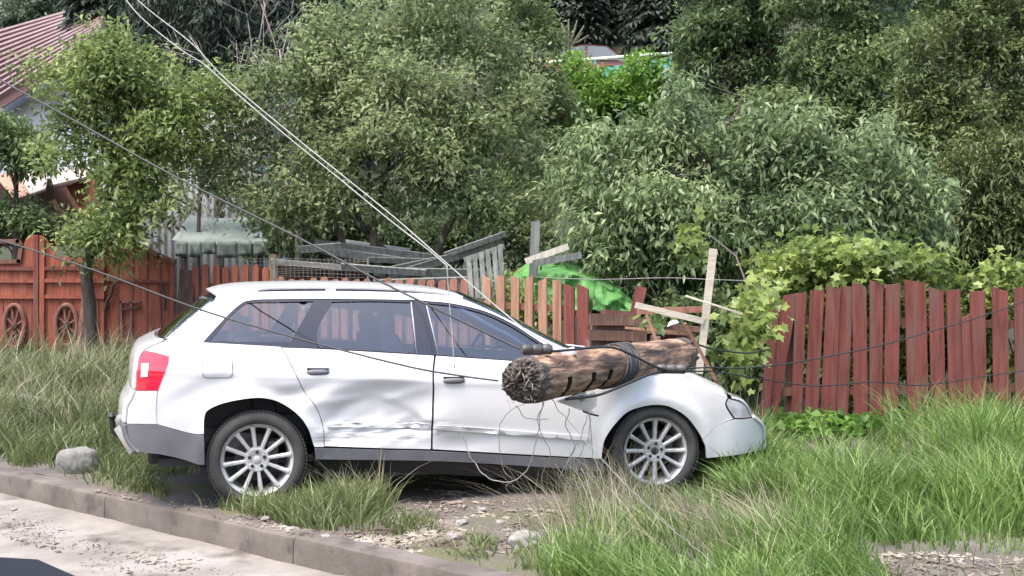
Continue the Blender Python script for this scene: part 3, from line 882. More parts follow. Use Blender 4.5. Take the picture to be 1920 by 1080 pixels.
# splinters hanging on the torn end
mb = MB()
for k in range(26):
    a = random.uniform(0, 2 * math.pi); r = PRAD0 * math.sqrt(random.uniform(0.1, 1.0))
    p = Vector((random.uniform(-0.05, 0.02), r * math.cos(a), r * math.sin(a)))
    d = Vector((random.uniform(-0.04, 0.0), random.uniform(-0.035, 0.035), random.uniform(-0.06, 0.03)))
    mb.tube([p, p + d * 0.5, p + d + Vector((0, 0, random.uniform(-0.01, 0.01)))], [0.0025, 0.002, 0.0008], 4)
mb.build('splinter', mat('grey_splinter', (0.17, 0.14, 0.115), (0.30, 0.26, 0.22), 30, 0.9), pole)['kind'] = 'stuff'
def pole_pt(px, ang, off=0.0):
    t = pole_t(px); r = prad(t) + off
    return PA + pd * t + (pv * math.cos(ang) + pu * math.sin(ang)) * r
# cable wound round it
mb = MB(); pts = []
for i in range(9 * 28):
    q = i / (9 * 28)
    a = 2 * math.pi * i / 28
    px = 1150 + 17 * (q - 0.5) + 5 * math.sin(a * 0.37 + 1) + 8 * math.sin(a)
    pts.append(pole_pt(px, a, 0.010 + 0.004 * math.sin(i * 0.9)))
mb.tube(pts, 0.0085, 7)
tag(mb.build('wound_cable', m_cable, smooth=True), 'black cable wound many times round the middle of the fallen pole', 'cable')

# ------------------------------------------------------------------ cables, given by what they pass over and how far away they are
def wire(name, pts, Z0, Z1, rad, m, label, cat='cable', group=None, n=8, ends=None, wob=0.0):
    P = catmull(pts, 10); L = [0.0]
    for a, b in zip(P[:-1], P[1:]): L.append(L[-1] + math.hypot(a[0] - b[0], a[1] - b[1]))
    Q = []
    for p, l in zip(P, L):
        t = l / L[-1]; Y = 1 / ((1 - t) / Z0 + t / Z1)
        v = unproj(p[0], p[1], Y)
        if wob: v += Vector((noise.noise((l * .05, 1, 0)), noise.noise((l * .05, 2, 0)), noise.noise((l * .05, 3, 0)))) * wob
        Q.append(v)
    if ends and ends[0] is not None: Q = [ends[0]] + Q
    if ends and ends[1] is not None: Q = Q + [ends[1]]
    mb = MB(); mb.tube(Q, rad, n)
    return tag(mb.build(name, m, smooth=True), label, cat, group)
wire('power_cable', [(-60, 115), (0, 150), (150, 232), (330, 332), (560, 446), (700, 521), (830, 585), (930, 633), (988, 660)], 9.6, 7.95, 0.0065, m_cable, 'black cable running from the upper left over the car roof to the windscreen clamp')
wire('power_cable', [(-60, 432), (0, 450), (180, 508), (380, 582), (560, 635), (760, 686), (860, 704), (934, 714)], 8.6, 7.70, 0.0052, m_cable, 'black cable crossing the orange gate and car flank to the torn pole end')
wire('service_wire', [(215, -30), (262, 30), (335, 90), (384, 122), (440, 172), (540, 257), (640, 338), (730, 412), (800, 466), (840, 500)], 11.5, 9.0, 0.0042, m_wire, 'lower of the two white wires coming down through the tree crowns from the top left', group=None)
wire('service_wire', [(228, -30), (275, 15), (360, 82), (420, 145), (530, 238), (640, 327), (740, 408), (820, 478), (880, 531), (930, 574), (985, 618), (1040, 650), (1080, 664)], 11.5, 8.5, 0.0042, m_wire, 'upper white wire coming down from the top left past the car roof onto the windscreen')
wire('drop_wire', [(838, 499), (842, 560), (848, 630), (852, 690)], 9.0, 8.9, 0.0035, m_wire, 'thin white wire hanging straight down in front of the front door window', 'wire')
wire('power_cable', [(1020, 660), (1060, 657), (1110, 652), (1150, 652), (1190, 668), (1225, 686), (1250, 694)], 7.95, 8.6, 0.0075, m_cable, 'short black cable over the top of the pole between the two clamps')
wire('power_cable', [(1060, 749), (1120, 741), (1170, 722), (1215, 703), (1240, 697)], 8.2, 8.6, 0.008, m_cable, 'black cable looping under the pole across the white bonnet')
wire('power_cable', [(1270, 692), (1330, 689), (1400, 690), (1500, 678), (1640, 650), (1760, 617), (1880, 580), (1960, 548)], 8.7, 11.5, 0.0048, m_cable, 'upper black cable stretching from the bonnet clamp rightwards over the red fence')
wire('power_cable', [(1270, 698), (1340, 697), (1421, 710), (1514, 723), (1569, 722), (1640, 716), (1730, 722), (1850, 705), (1960, 690)], 8.7, 11.5, 0.0042, m_cable, 'lower thin black cable sagging from the bonnet clamp across the red fence')
wire('power_cable', [(1296, 642), (1340, 655), (1400, 662), (1440, 655)], 10.4, 12.0, 0.007, m_cable, 'black cable trailing from the far end of the pole into the vine leaves')
wire('barbed_wire', [(1010, 520), (1120, 524), (1250, 521), (1330, 524), (1450, 528)], 14.0, 13.4, 0.004, m_gwire, 'thin grey wire stretched across the gap between the two red fences', 'wire')

def clamp(px, py, Y, label, ang):
    c = unproj(px, py, Y)
    root = empty('cable_clamp', c, ang, label, 'clamp')
    mb = MB()
    mb.box((0, 0, 0), (0.17, 0.045, 0.035), bev=0.008); mb.build('clamp_body', m_gc, root, True, auto=40)
    for x in (-0.06, 0.0, 0.06):
        mb = MB(); mb.lathe([(-0.028, 0.0), (-0.028, 0.024), (-0.012, 0.030), (0.012, 0.030), (0.028, 0.024), (0.028, 0.0)], 14, 'x', (x, -0.005, 0.012)); mb.build('collar', m_gc2, root, True, auto=40)
    for x in (-0.03, 0.03):
        mb = MB(); mb.lathe([(-0.004, 0.0), (-0.004, 0.014), (0.012, 0.014), (0.012, 0.0)], 6, 'z', (x, 0, 0.022)); mb.build('bolt', m_gwire, root)
    return root
m_gc = mat('dark_clamp_metal', (0.02, 0.019, 0.019), (0.035, 0.033, 0.032), 20, 0.5, metal=0.3)
m_gc2 = mat('clamp_collar', (0.035, 0.033, 0.032), (0.075, 0.07, 0.067), 20, 0.5, metal=0.3)
clamp(1006, 659, 7.95, 'dark metal cable clamp hanging beside the windscreen above the pole end', 0.3)
clamp(1259, 695, 8.62, 'dark metal cable clamp lying on the edge of the white bonnet', -0.1)

# loose thin wires under the pole
loose = [
 ([(985, 756), (960, 768), (940, 790), (936, 830), (944, 880), (960, 900), (950, 915), (963, 935)], m_gwire, 'thin curly grey wire dangling furthest left from under the pole down to the ground'),
 ([(1017, 752), (1010, 800), (1000, 850), (985, 885), (955, 904), (915, 895), (885, 862), (868, 815), (866, 800)], m_wire, 'long pale wire making a wide loop in front of the front door sill'),
 ([(1020, 752), (1008, 790), (1018, 820), (1032, 850), (1020, 880), (1016, 905), (1024, 925)], m_gwire, 'thin grey wire hanging with an S bend left of the wire tangle'),
 ([(1067, 765), (1062, 800), (1078, 840), (1062, 870), (1050, 895), (1062, 912), (1092, 915), (1105, 895), (1088, 880)], m_wire, 'pale wire ending in an open curl just behind the front wheel'),
 ([(1104, 773), (1106, 805), (1090, 850), (1080, 880), (1096, 905), (1075, 925), (1040, 935)], m_gwire, 'grey wire bending from the torn plate down to the dirt'),
 ([(1100, 776), (1092, 812), (1072, 850), (1060, 885), (1070, 905), (1090, 912), (1100, 900)], m_wire, 'second pale curled wire in the tangle behind the front wheel'),
 ([(966, 760), (980, 778), (1000, 786), (1028, 787)], m_gwire, 'short thin wire sticking sideways under the pole end'),
 ([(1030, 745), (1062, 785), (1095, 822), (1135, 868), (1180, 915), (1240, 975), (1330, 1050), (1370, 1090)], m_gwire, 'long straight thin wire slanting from the pole over the grass to the lower right')]
for i, (p, m_, lb) in enumerate(loose):
    wire('loose_wire', p, 8.15 if i != 7 else 8.1, 8.25 if i != 7 else 6.6, 0.0028 if m_ is m_wire else 0.0022, m_, lb, 'wire', 'thin wires hanging under the pole', 6, wob=0.012)
# torn grey plate with a lamp-like lug, wedged under the pole
root = empty('torn_mirror_panel', unproj(1092, 752, 8.45), 0.15, 'torn pale grey plastic plate hanging between the pole and the front door', 'broken panel')
m_plate = mat('dirty_grey_plastic', (0.34, 0.32, 0.29), (0.46, 0.44, 0.41), 14, 0.5, 0.15)
mb = MB(); mb.prism([(-0.16, 0.0), (-0.02, 0.05), (0.02, 0.055), (0.03, 0.035), (0.075, 0.05), (0.09, 0.03), (0.085, -0.03), (0.05, -0.055), (0.075, -0.075), (0.03, -0.07), (-0.05, -0.04)], -0.012, 0.012)
mb.build('plate', m_plate, root)
mb = MB(); mb.lathe([(-0.03, 0.0), (-0.03, 0.012), (-0.012, 0.018), (-0.012, 0.0)], 14, 'y', (-0.005, -0.004, 0.018)); mb.build('lug', m_gwire, root, True, auto=40)
mb = MB(); mb.tube([(0.0, -0.015, -0.06), (0.05, -0.02, -0.078), (0.095, -0.02, -0.088)], 0.006, 6); mb.build('bent_rod', m_cable, root)
mb = MB()
for k in range(7):
    c = Vector((-0.08 + 0.03 * k, 0, 0.04)); mb.box(c, (0.05, 0.02, 0.03), Matrix.Rotation(random.uniform(-1, 1), 3, 'Y'), jit=0.01)
o = empty('broken_mirror', unproj(1056, 660, 8.25), 0, 'broken white mirror shell pieces squeezed between the pole and the windscreen pillar', 'car mirror')
for (px, py, w_, h_, r_) in ((1042, 656, 0.14, 0.035, 0.12), (1066, 661, 0.085, 0.04, -0.3), (1030, 664, 0.08, 0.03, 0.0)):
    mb = MB(); mb.box(unproj(px, py, 8.28) - o.location, (w_, 0.05, h_), Matrix.Rotation(r_, 3, 'Y'), bev=0.008, jit=0.006); mb.build('shell_piece', m_paint, o, True, auto=40)

# ------------------------------------------------------------------ fences
def woodmat(name, a, b, c=None): return mat(name, tuple(x * 0.8 for x in a), b, 3.0, 0.85, 0.6, stretch=(7, 7, 0.6), c3=c, scale3=1.6, th3=(0.50, 0.68), bscale=14, bdist=0.01)
m_or = woodmat('orange_painted_wood', (0.20, 0.050, 0.027), (0.28, 0.082, 0.045), (0.12, 0.036, 0.024))
m_br = woodmat('faded_brown_wood', (0.20, 0.082, 0.053), (0.28, 0.13, 0.09), (0.15, 0.07, 0.05))
m_tan = woodmat('tan_wood', (0.25, 0.125, 0.075), (0.34, 0.19, 0.12), (0.19, 0.085, 0.055))
m_rd = woodmat('dark_red_painted_wood', (0.105, 0.023, 0.016), (0.165, 0.042, 0.031), (0.11, 0.06, 0.048))
m_rail = woodmat('dark_brown_rail_wood', (0.10, 0.045, 0.03), (0.16, 0.075, 0.05))  # dark brown wood for rails, posts and frames
def picket(root, name, top, bot, w, th, m, shape, yaw=0.0, Z=None):
    """top / bot are world points of the board's centre line"""
    top = Vector(top); bot = Vector(bot); ax = (top - bot); L = ax.length; ax.normalize()
    sx = Vector((math.cos(yaw), math.sin(yaw), 0)); sx = (sx - ax * sx.dot(ax)).normalized(); ny = ax.cross(sx)
    h = w / 2
    if shape == 'flat': out = [(-h, 0), (h, 0), (h, L + random.uniform(-.008, .008)), (-h, L + random.uniform(-.008, .008))]
    elif shape == 'slant':
        k = random.uniform(-0.03, 0.03); out = [(-h, 0), (h, 0), (h, L + k), (-h, L - k)]
    else: out = [(-h, 0), (h, 0), (h, L - h * 0.8), (h * 0.75, L - h * 0.28), (h * 0.3, L), (-h * 0.3, L), (-h * 0.75, L - h * 0.28), (-h, L - h * 0.8)]
    lean = random.uniform(-0.004, 0.004)
    V = [bot + sx * (p[0] + lean * (p[1] > L / 2)) + ax * p[1] - ny * th / 2 for p in out] + [bot + sx * (p[0]) + ax * p[1] + ny * th / 2 for p in out]
    n = len(out)
    F = [tuple(range(n)), tuple(reversed(range(n, 2 * n)))] + [(i + n, (i + 1) % n + n, (i + 1) % n, i) for i in range(n)]
    mb = MB(); mb.add(V, F)
    return part(mb, name, m, root)
def fz(px): return 17.2 + (14.2 - 17.2) * (px - 335) / 770.0
def fence_part(label, pxs, tops, ws, m, shape, rails=True, zo=0.0):
    c = unproj(pxs[0], 600, fz(pxs[0])); c.z = gzf(c.x, c.y)
    root = empty('picket_fence', c, 0, label, 'fence')
    a = unproj(pxs[0], 500, fz(pxs[0])); b = unproj(pxs[-1], 500, fz(pxs[-1])); yaw = math.atan2(b.y - a.y, b.x - a.x)
    for px, py, w in zip(pxs, tops, ws):
        Z = fz(px) + zo; t = unproj(px, py, Z); bz = gzf(t.x, t.y) + 0.03
        picket(root, 'picket', t, (t.x + random.uniform(-.012, .012), Z, bz), w, 0.022, m, shape, yaw)
    for hfrac in (0.3, 0.78):
        A = unproj(pxs[0] - 10, tops[0], fz(pxs[0] - 10) + zo); B_ = unproj(pxs[-1] + 10, tops[-1], fz(pxs[-1] + 10) + zo)
        za = gzf(A.x, A.y); zb_ = gzf(B_.x, B_.y)
        nrm = Vector((-math.sin(yaw), math.cos(yaw), 0)) * 0.04
        mb = MB(); mb.board((A.x + nrm.x, A.y + nrm.y, za + (A.z - za) * hfrac), (B_.x + nrm.x, B_.y + nrm.y, zb_ + (B_.z - zb_) * hfrac), 0.07, 0.035)
        part(mb, 'rail', m_rail, root)
    return root
px1 = list(np.arange(368, 514, 18.6)); px1 = [p + random.uniform(-1.2, 1.2) for p in px1]
fence_part('orange picket fence section beside the orange gate', px1, [498 + random.uniform(-3, 3) for _ in px1], [0.098] * len(px1), m_or, 'round')
px2 = [p + random.uniform(-1.5, 1.5) for p in np.arange(527, 900, 20.2)]
fence_part('faded brown round-topped picket fence behind the car roof', px2, [520 + (p - 527) * 0.008 + random.uniform(-2, 3) for p in px2], [0.098] * len(px2), m_br, 'round')
px3 = [913, 939, 966, 992, 1018, 1044]
fence_part('tan picket fence section with wide gaps in front of the green tarpaulin', px3, [521, 517, 519, 520, 524, 526], [0.10] * 6, m_tan, 'slant')
px4 = [1067, 1093]
fence_part('pair of dark red boards ending the fence by the firewood', px4, [536, 537], [0.125, 0.13], m_rd, 'slant', zo=-0.05)

RP = [(1454, 562, 1433, 782, 15), (1483, 552, 1441, 793, 23), (1502, 550, 1493, 782, 17), (1532, 544, 1520, 784, 22), (1563, 539, 1552, 780, 23), (1588, 537, 1577, 782, 21), (1611, 533, 1614, 793, 23), (1643, 529, 1641, 793, 21), (1674, 533, 1670, 792, 23), (1715, 527, 1722, 795, 34), (1755, 542, 1760, 795, 23), (1787, 544, 1793, 795, 23), (1811, 593, 1815, 796, 14), (1832, 546, 1837, 796, 24), (1874, 542, 1878, 796, 25), (1915, 539, 1917, 796, 24), (1951, 541, 1950, 796, 24), (1986, 540, 1988, 797, 24)]
RZ = 13.6
c = unproj(1640, 790, RZ); c.z = gzf(c.x, c.y)
rf = empty('picket_fence', c, 0, 'dark red leaning picket fence in front of the vine on the right', 'fence')
for i, (tx, ty, bx, by, wp) in enumerate(RP):
    zz = RZ + 0.022 * (i % 2)
    picket(rf, 'picket', unproj(tx, ty, zz - 0.03), unproj(bx, by, zz), wp / FPX * RZ * 1.14, 0.022, m_rd, 'slant', 0.0)
for (ya, yb) in ((600, 610), (735, 725)):
    mb = MB(); mb.board(unproj(1440, ya, RZ + 0.06), unproj(2000, yb, RZ + 0.06), 0.075, 0.04); part(mb, 'rail', m_rail, rf)
for px in (1480, 1716, 1990):
    mb = MB(); p = unproj(px, 600, RZ + 0.13); mb.board((p.x, p.y, -0.1), (p.x, p.y, 1.15), 0.08, 0.08, up=(0, 1, 0)); part(mb, 'post', m_rail, rf)
# loose bits at the gap
def board_thing(name, label, cat, a, b, w, t, m, up=(0, 0, 1), group=None, jit=0.003):
    a = Vector(a); b = Vector(b); mid = (a + b) / 2
    mb = MB(); mb.board(a - mid, b - mid, w, t, up, 0.0, jit)
    o = mb.build(name, m); o.location = mid
    return tag(o, label, cat, group)
m_white = mat('bare_pale_timber', (0.34, 0.30, 0.235), (0.43, 0.385, 0.315), 5, 0.8, 0.3, stretch=(1, 1, 6), c3=(0.42, 0.36, 0.27), scale3=5)
board_thing('leaning_post', 'tall pale timber post leaning beside the far end of the fallen pole', 'post', unproj(1311, 700, 12.1), unproj(1338, 466, 12.1), 0.062, 0.05, m_white, up=(1, 0, 0))
board_thing('timber_slat', 'pale split slat nailed across the leaning white post', 'slat', unproj(1192, 572, 12.0), unproj(1319, 602, 12.06), 0.05, 0.025, m_white)
board_thing('timber_slat', 'brown weathered slat crossing behind the pale split slat', 'slat', unproj(1194, 584, 12.2), unproj(1322, 580, 12.2), 0.05, 0.025, m_br)
board_thing('garden_stick', 'thin pale stick poking out to the right of the leaning post', 'stick', unproj(1285, 555, 12.0), unproj(1392, 589, 12.0), 0.016, 0.016, m_white)
board_thing('splintered_lath', 'pale splintered lath slanting across the far end of the pole', 'lath', unproj(1284, 606, 10.1), unproj(1347, 722, 10.3), 0.026, 0.012, m_tan, up=(1, 0, 0))
board_thing('splintered_lath', 'thin short lath sticking up left of the far pole end', 'lath', unproj(1212, 590, 11.9), unproj(1234, 648, 11.9), 0.02, 0.012, m_tan, up=(1, 0, 0))
board_thing('fallen_picket', 'dark red broken picket leaning by the firewood stack', 'fence board', unproj(1203, 538, 13.4), unproj(1184, 615, 13.4), 0.10, 0.022, m_rd, up=(1, 0, 0))
board_thing('timber_slat', 'thin pinkish batten lying on top of the firewood stack', 'slat', unproj(1172, 614, 12.7), unproj(1275, 624, 12.6), 0.02, 0.02, m_tan)
mb = MB(); mb.prism([(-0.05, -0.02), (-0.03, 0.02), (0.0, 0.036), (0.035, 0.034), (0.05, 0.012), (0.02, 0.008), (-0.01, -0.004)], -0.015, 0.015)
o = mb.build('broken_insulator', mat('white_porcelain', (0.75, 0.74, 0.72), rough=0.25)); o.location = unproj(1262, 608, 12.0); tag(o, 'small broken white porcelain cap lying on the firewood', 'insulator')
# firewood boards
m_fw = [woodmat('firewood_brown', (0.075, 0.038, 0.026), (0.135, 0.075, 0.052)), woodmat('firewood_pale', (0.15, 0.09, 0.065), (0.23, 0.15, 0.11)), woodmat('firewood_red', (0.085, 0.032, 0.024), (0.14, 0.055, 0.042))]
fwl = [('longest dark brown', 'at the bottom of the firewood heap'), ('short pale', 'low in the firewood heap on the left'), ('reddish', 'in the lower middle of the firewood heap'), ('brown', 'in the middle of the firewood heap'), ('pale long', 'across the middle of the firewood heap'), ('dark reddish', 'above the middle of the firewood heap'), ('thick brown', 'near the top of the firewood heap'), ('pale thin', 'slanting on the firewood heap'), ('short brown', 'on top of the firewood heap under the tarpaulin'), ('narrow red', 'at the right end of the firewood heap'), ('wide brown', 'standing upright at the right of the firewood heap'), ('narrow brown', 'standing upright beside the far pole end')]
fws = [(1100, 662, 1310, 655, 0.10), (1102, 644, 1180, 646, 0.08), (1150, 640, 1290, 642, 0.09), (1104, 628, 1210, 632, 0.09), (1108, 613, 1290, 622, 0.07), (1180, 626, 1300, 634, 0.08), (1105, 598, 1200, 600, 0.10), (1120, 606, 1250, 618, 0.04), (1130, 588, 1185, 590, 0.07), (1240, 612, 1310, 618, 0.05)]
for i, (x0_, y0_, x1_, y1_, w_) in enumerate(fws):
    Z = 13.0 + 0.12 * (i % 3)
    board_thing('firewood_board', '%s board %s' % fwl[i], 'board', unproj(x0_, y0_, Z), unproj(x1_, y1_, Z + 0.1), w_, 0.09, m_fw[i % 3], group='boards of the firewood heap', jit=0.006)
for i, (px, yt, yb, w_) in enumerate(((1196, 605, 660, 0.10), (1226, 630, 668, 0.09))):
    board_thing('firewood_board', '%s board %s' % fwl[10 + i], 'board', unproj(px, yb, 12.8), unproj(px + 3, yt, 12.8), w_, 0.04, m_fw[i], up=(1, 0, 0), group='boards of the firewood heap')
# green tarpaulin
m_tarp = mat('green_tarpaulin', (0.055, 0.17, 0.038), (0.10, 0.26, 0.07), 2.2, 0.68, 0.6, bscale=4, bdist=0.06, c3=(0.02, 0.105, 0.025), scale3=1.6, th3=(0.52, 0.7))
top = [(962, 512), (985, 494), (1040, 488), (1092, 490), (1122, 500), (1160, 520), (1190, 548)]
Tp = [p for a_, b_ in zip(top[:-1], top[1:]) for p in [(a_[0] + (b_[0] - a_[0]) * q / 8, a_[1] + (b_[1] - a_[1]) * q / 8) for q in range(8)]] + [top[-1]]
rows = []
for i, (px, py) in enumerate(Tp):
    row = []
    for j in range(30):
        v = j / 29
        Y = 16.25 - 0.25 * v - 0.75 * min(1, v / 0.28)
        yr = py + 26 * min(1, v / 0.28)
        yb = 588 + 5 * math.sin(i * 0.6)
        yy = yr if v < 0.28 else yr + (yb - yr) * (v - 0.28) / 0.72
        P = unproj(px + 10 * v * (px - 1080) / 110, yy, Y)
        ridge = abs(((px * 0.021 + 0.8 * v + 0.4 * noise.noise((px * .02, v * 2, 1))) % 1) - 0.5)
        P.y += 0.22 * ridge * v + 0.16 * abs(noise.noise((px * 0.055, v * 3.1, 9))) + 0.10 * noise.noise((px * 0.03, v * 2.2, 0)); P.z += 0.05 * noise.noise((px * 0.02, v * 3, 5))
        row.append(P)
    rows.append(row)
mb = MB(); mb.grid([r_[::-1] for r_ in rows])
o = mb.build('tarpaulin', m_tarp, None, auto=24); sol = o.modifiers.new('thickness', 'SOLIDIFY'); sol.thickness = 0.006
tag(o, 'bright green tarpaulin draped over the heap behind the tan pickets', 'tarpaulin')

# ------------------------------------------------------------------ orange gate with carved wheels
GZ = 17.3
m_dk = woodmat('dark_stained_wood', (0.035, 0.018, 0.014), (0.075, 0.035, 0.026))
m_wh = woodmat('carved_wheel_wood', (0.11, 0.045, 0.035), (0.19, 0.08, 0.06))
g0 = unproj(60, 655, GZ); g0.z = gzf(g0.x, g0.y)
def gp(px, py, dz=0.0): return unproj(px, py, GZ + dz)
def gpanel(root, name, outline, m, dz=0.0, th=0.05, holes=None):
    P = [gp(px, py, dz) for px, py in outline]
    n = len(P); V = [Vector((p.x, p.y - th / 2, p.z)) for p in P] + [Vector((p.x, p.y + th / 2, p.z)) for p in P]
    mb = MB(); mb.add(V, [tuple(range(n)), tuple(reversed(range(n, 2 * n)))] + [(i + n, (i + 1) % n + n, (i + 1) % n, i) for i in range(n)])
    return part(mb, name, m, root)
def gframe(root, name, pts, w, m, dz=-0.04, th=0.04):
    mb = MB()
    for a, b in zip(pts[:-1], pts[1:]): 
        A, B_ = gp(*a, dz), gp(*b, dz); d_ = (B_ - A).normalized(); mb.board(A - d_ * w * 0.4, B_ + d_ * w * 0.4, w, th, up=(0, 0, 1) if abs((B_ - A).normalized().z) < 0.7 else (1, 0, 0))
    return part(mb, name, m, root)
def gwheel(root, px, py, rx, ry):
    c = gp(px, py, -0.06) - root.location
    mb = MB(); V = []
    k = FPX / GZ
    for i in range(28):
        a = 2 * math.pi * i / 28; V.append(Vector((rx / k * math.cos(a), 0, ry / k * math.sin(a))) + c)
    mb.tube(V + [V[0]], 0.03, 8, cap=False)
    w = mb.build('carved_wheel', m_wh, root, True)
    for i in range(4):
        a = math.pi * i / 4 + 0.3; e = Vector((rx / k * math.cos(a), 0, ry / k * math.sin(a))); mb = MB(); mb.tube([c - e, c + e], 0.014, 6); mb.build('spoke', m_wh, w)
    mb = MB(); mb.lathe([(-0.035, 0), (-0.03, 0.035), (0.0, 0.045), (0.0, 0)], 16, 'y', tuple(c)); mb.build('hub', m_dk, w, True, auto=40)
def gate_leaf(label, x0_, x1_, hump_l, body_top, wheelp, window):
    root = empty('wooden_gate', gp((x0_ + x1_) / 2, 655), 0, label, 'gate')
    if window: outline = [(x0_, 658), (x1_, 658), (x1_, 441), (x1_ - 12, 440), (x1_ - 22, 447), (x1_ - 30, 470), (x1_ - 36, 492), (x0_, 494)]
    else: outline = [(x0_, 658), (x1_, 658), (x1_, 486), (x0_ + 30, 480), (x0_ + 20, 465), (x0_ + 12, 448), (x0_, 441)]
    gpanel(root, 'boarded_panel', outline, m_or)
    for y in (503, 526, 556): gframe(root, 'rail', [(x0_ + 3, y), (x1_ - 3, y + 1)], 0.045, m_rd if y == 503 else m_or, -0.045, 0.03)
    gframe(root, 'stile', [((x1_ - 4) if window else (x0_ + 4), 656), ((x1_ - 4) if window else (x0_ + 4), 446)], 0.06, m_or if not window else m_rd, -0.05, 0.035)
    for k in range(5):
        px = x0_ + (x1_ - x0_) * (k + 0.5) / 5.0
        gframe(root, 'groove_batten', [(px, 655), (px, 560)], 0.012, m_wh, -0.03, 0.012)
    if window: gframe(root, 'window_frame', [(x0_, 452), (x1_ - 38, 452), (x1_ - 32, 462), (x1_ - 36, 490), (x0_, 492)], 0.05, m_rail, -0.04, 0.05)
    if wheelp: gwheel(root, *wheelp)
    return root
gate_leaf('left leaf of the orange wooden gate with an open window and a carved wheel', -62, 72, 44, 492, (27, 612, 19, 40), True)
gate_leaf('right leaf of the orange wooden gate with a carved wheel beside the thin trunk', 75, 196, 0, 480, (125, 610, 20, 38), False)
root = empty('wooden_gate', gp(262, 655), 0, 'tall orange wooden gate with a sloping top and a small shelf by the picket fence', 'gate')
gpanel(root, 'boarded_panel', [(198, 662), (326, 662), (326, 490), (300, 478), (268, 462), (240, 454), (198, 456)], m_or, 0.05)
gframe(root, 'cap_board', [(240, 455), (268, 463), (300, 479), (326, 491)], 0.05, m_rail, -0.02, 0.12)
gframe(root, 'stile', [(323, 660), (323, 492)], 0.05, m_or, 0.0, 0.04)
for px in (222, 249, 276, 301): gframe(root, 'groove_batten', [(px, 660), (px, 470)], 0.010, m_wh, 0.02, 0.012)
gframe(root, 'rail', [(200, 524), (325, 530)], 0.035, m_rd, 0.0, 0.03)
gframe(root, 'ladder', [(228, 640), (226, 566), (262, 566)], 0.03, m_wh, 0.0, 0.03); gframe(root, 'ladder', [(245, 640), (246, 568)], 0.03, m_wh, 0.0, 0.03); gframe(root, 'ladder', [(228, 580), (262, 576)], 0.025, m_dk, -0.01, 0.03)
gframe(root, 'shelf', [(213, 637), (270, 640)], 0.04, m_br, -0.08, 0.12)
for pts in ([(212, 534), (208, 552), (200, 566), (196, 582)], [(300, 530), (306, 545), (309, 562), (308, 582)]):
    mb = MB(); mb.tube([gp(*p, -0.03) for p in catmull(pts, 5)], 0.022, 7); part(mb, 'carved_branch', m_dk, root)
board_thing('leaning_board', 'dark rough board leaning between the orange gate and the picket fence', 'board', gp(340, 640, -0.35), gp(356, 508, -0.15), 0.20, 0.04, m_dk, up=(1, 0, 0), jit=0.02)
board_thing('leaning_board', 'narrow dark plank leaning against the gate left of the thin trunk', 'board', gp(146, 655, -0.4), gp(163, 510, -0.12), 0.05, 0.03, m_wh, up=(1, 0, 0))

# ------------------------------------------------------------------ sheds and house behind
m_ch = mat('orange_roof_sheet', (0.26, 0.115, 0.065), (0.34, 0.175, 0.11), 3, 0.6, 0.2)
m_pale = mat('pale_roof_sheet', (0.33, 0.26, 0.215), (0.40, 0.33, 0.29), 3, 0.55, 0.1)
SZ = 19.5
root = empty('garden_shelter', (unproj(80, 600, SZ).x, SZ, gzf(unproj(80, 600, SZ).x, SZ)), 0, 'open garden shelter with an orange and cream sheet roof behind the gate', 'shelter')
def quad(root, name, pts, m, th=0.03):
    P = [unproj(*p) for p in pts]; nrm = (P[1] - P[0]).cross(P[-1] - P[0]).normalized()
    n = len(P); mb = MB(); mb.add([p for p in P] + [p + nrm * th for p in P], [tuple(range(n)), tuple(reversed(range(n, 2 * n)))] + [(i + n, (i + 1) % n + n, (i + 1) % n, i) for i in range(n)])
    return part(mb, name, m, root)
quad(root, 'roof_sheet', [(-10, 328, 20.5), (30, 323, 20.5), (55, 364, 19.0), (28, 374, 19.0)], m_ch)
quad(root, 'roof_sheet', [(32, 322, 20.5), (92, 318, 20.5), (85, 354, 19.0), (56, 364, 19.0)], m_pale)
quad(root, 'roof_sheet', [(92, 322, 20.4), (170, 312, 20.2), (165, 330, 19.4), (100, 346, 19.2)], m_pale)
quad(root, 'side_sheet', [(122, 350, 19.6), (176, 330, 19.4), (184, 410, 19.4), (155, 412, 19.5)], m_or)
for a, b in (((120, 352), (158, 412)), ((100, 375), (118, 410)), ((-5, 372), (-3, 450)), ((60, 366), (62, 450))):
    mb = MB(); mb.board(unproj(a[0], a[1], 19.2), unproj(b[0], b[1], 19.2), 0.05, 0.05, up=(1, 0, 0)); part(mb, 'post', m_rail, root)
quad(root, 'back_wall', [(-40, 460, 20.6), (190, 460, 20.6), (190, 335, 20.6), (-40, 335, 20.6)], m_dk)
quad(root, 'low_wall', [(-40, 462, 18.9), (118, 462, 18.9), (118, 421, 18.9), (-40, 421, 18.9)], woodmat('wine_red_boards', (0.11, 0.025, 0.025), (0.16, 0.04, 0.035)))

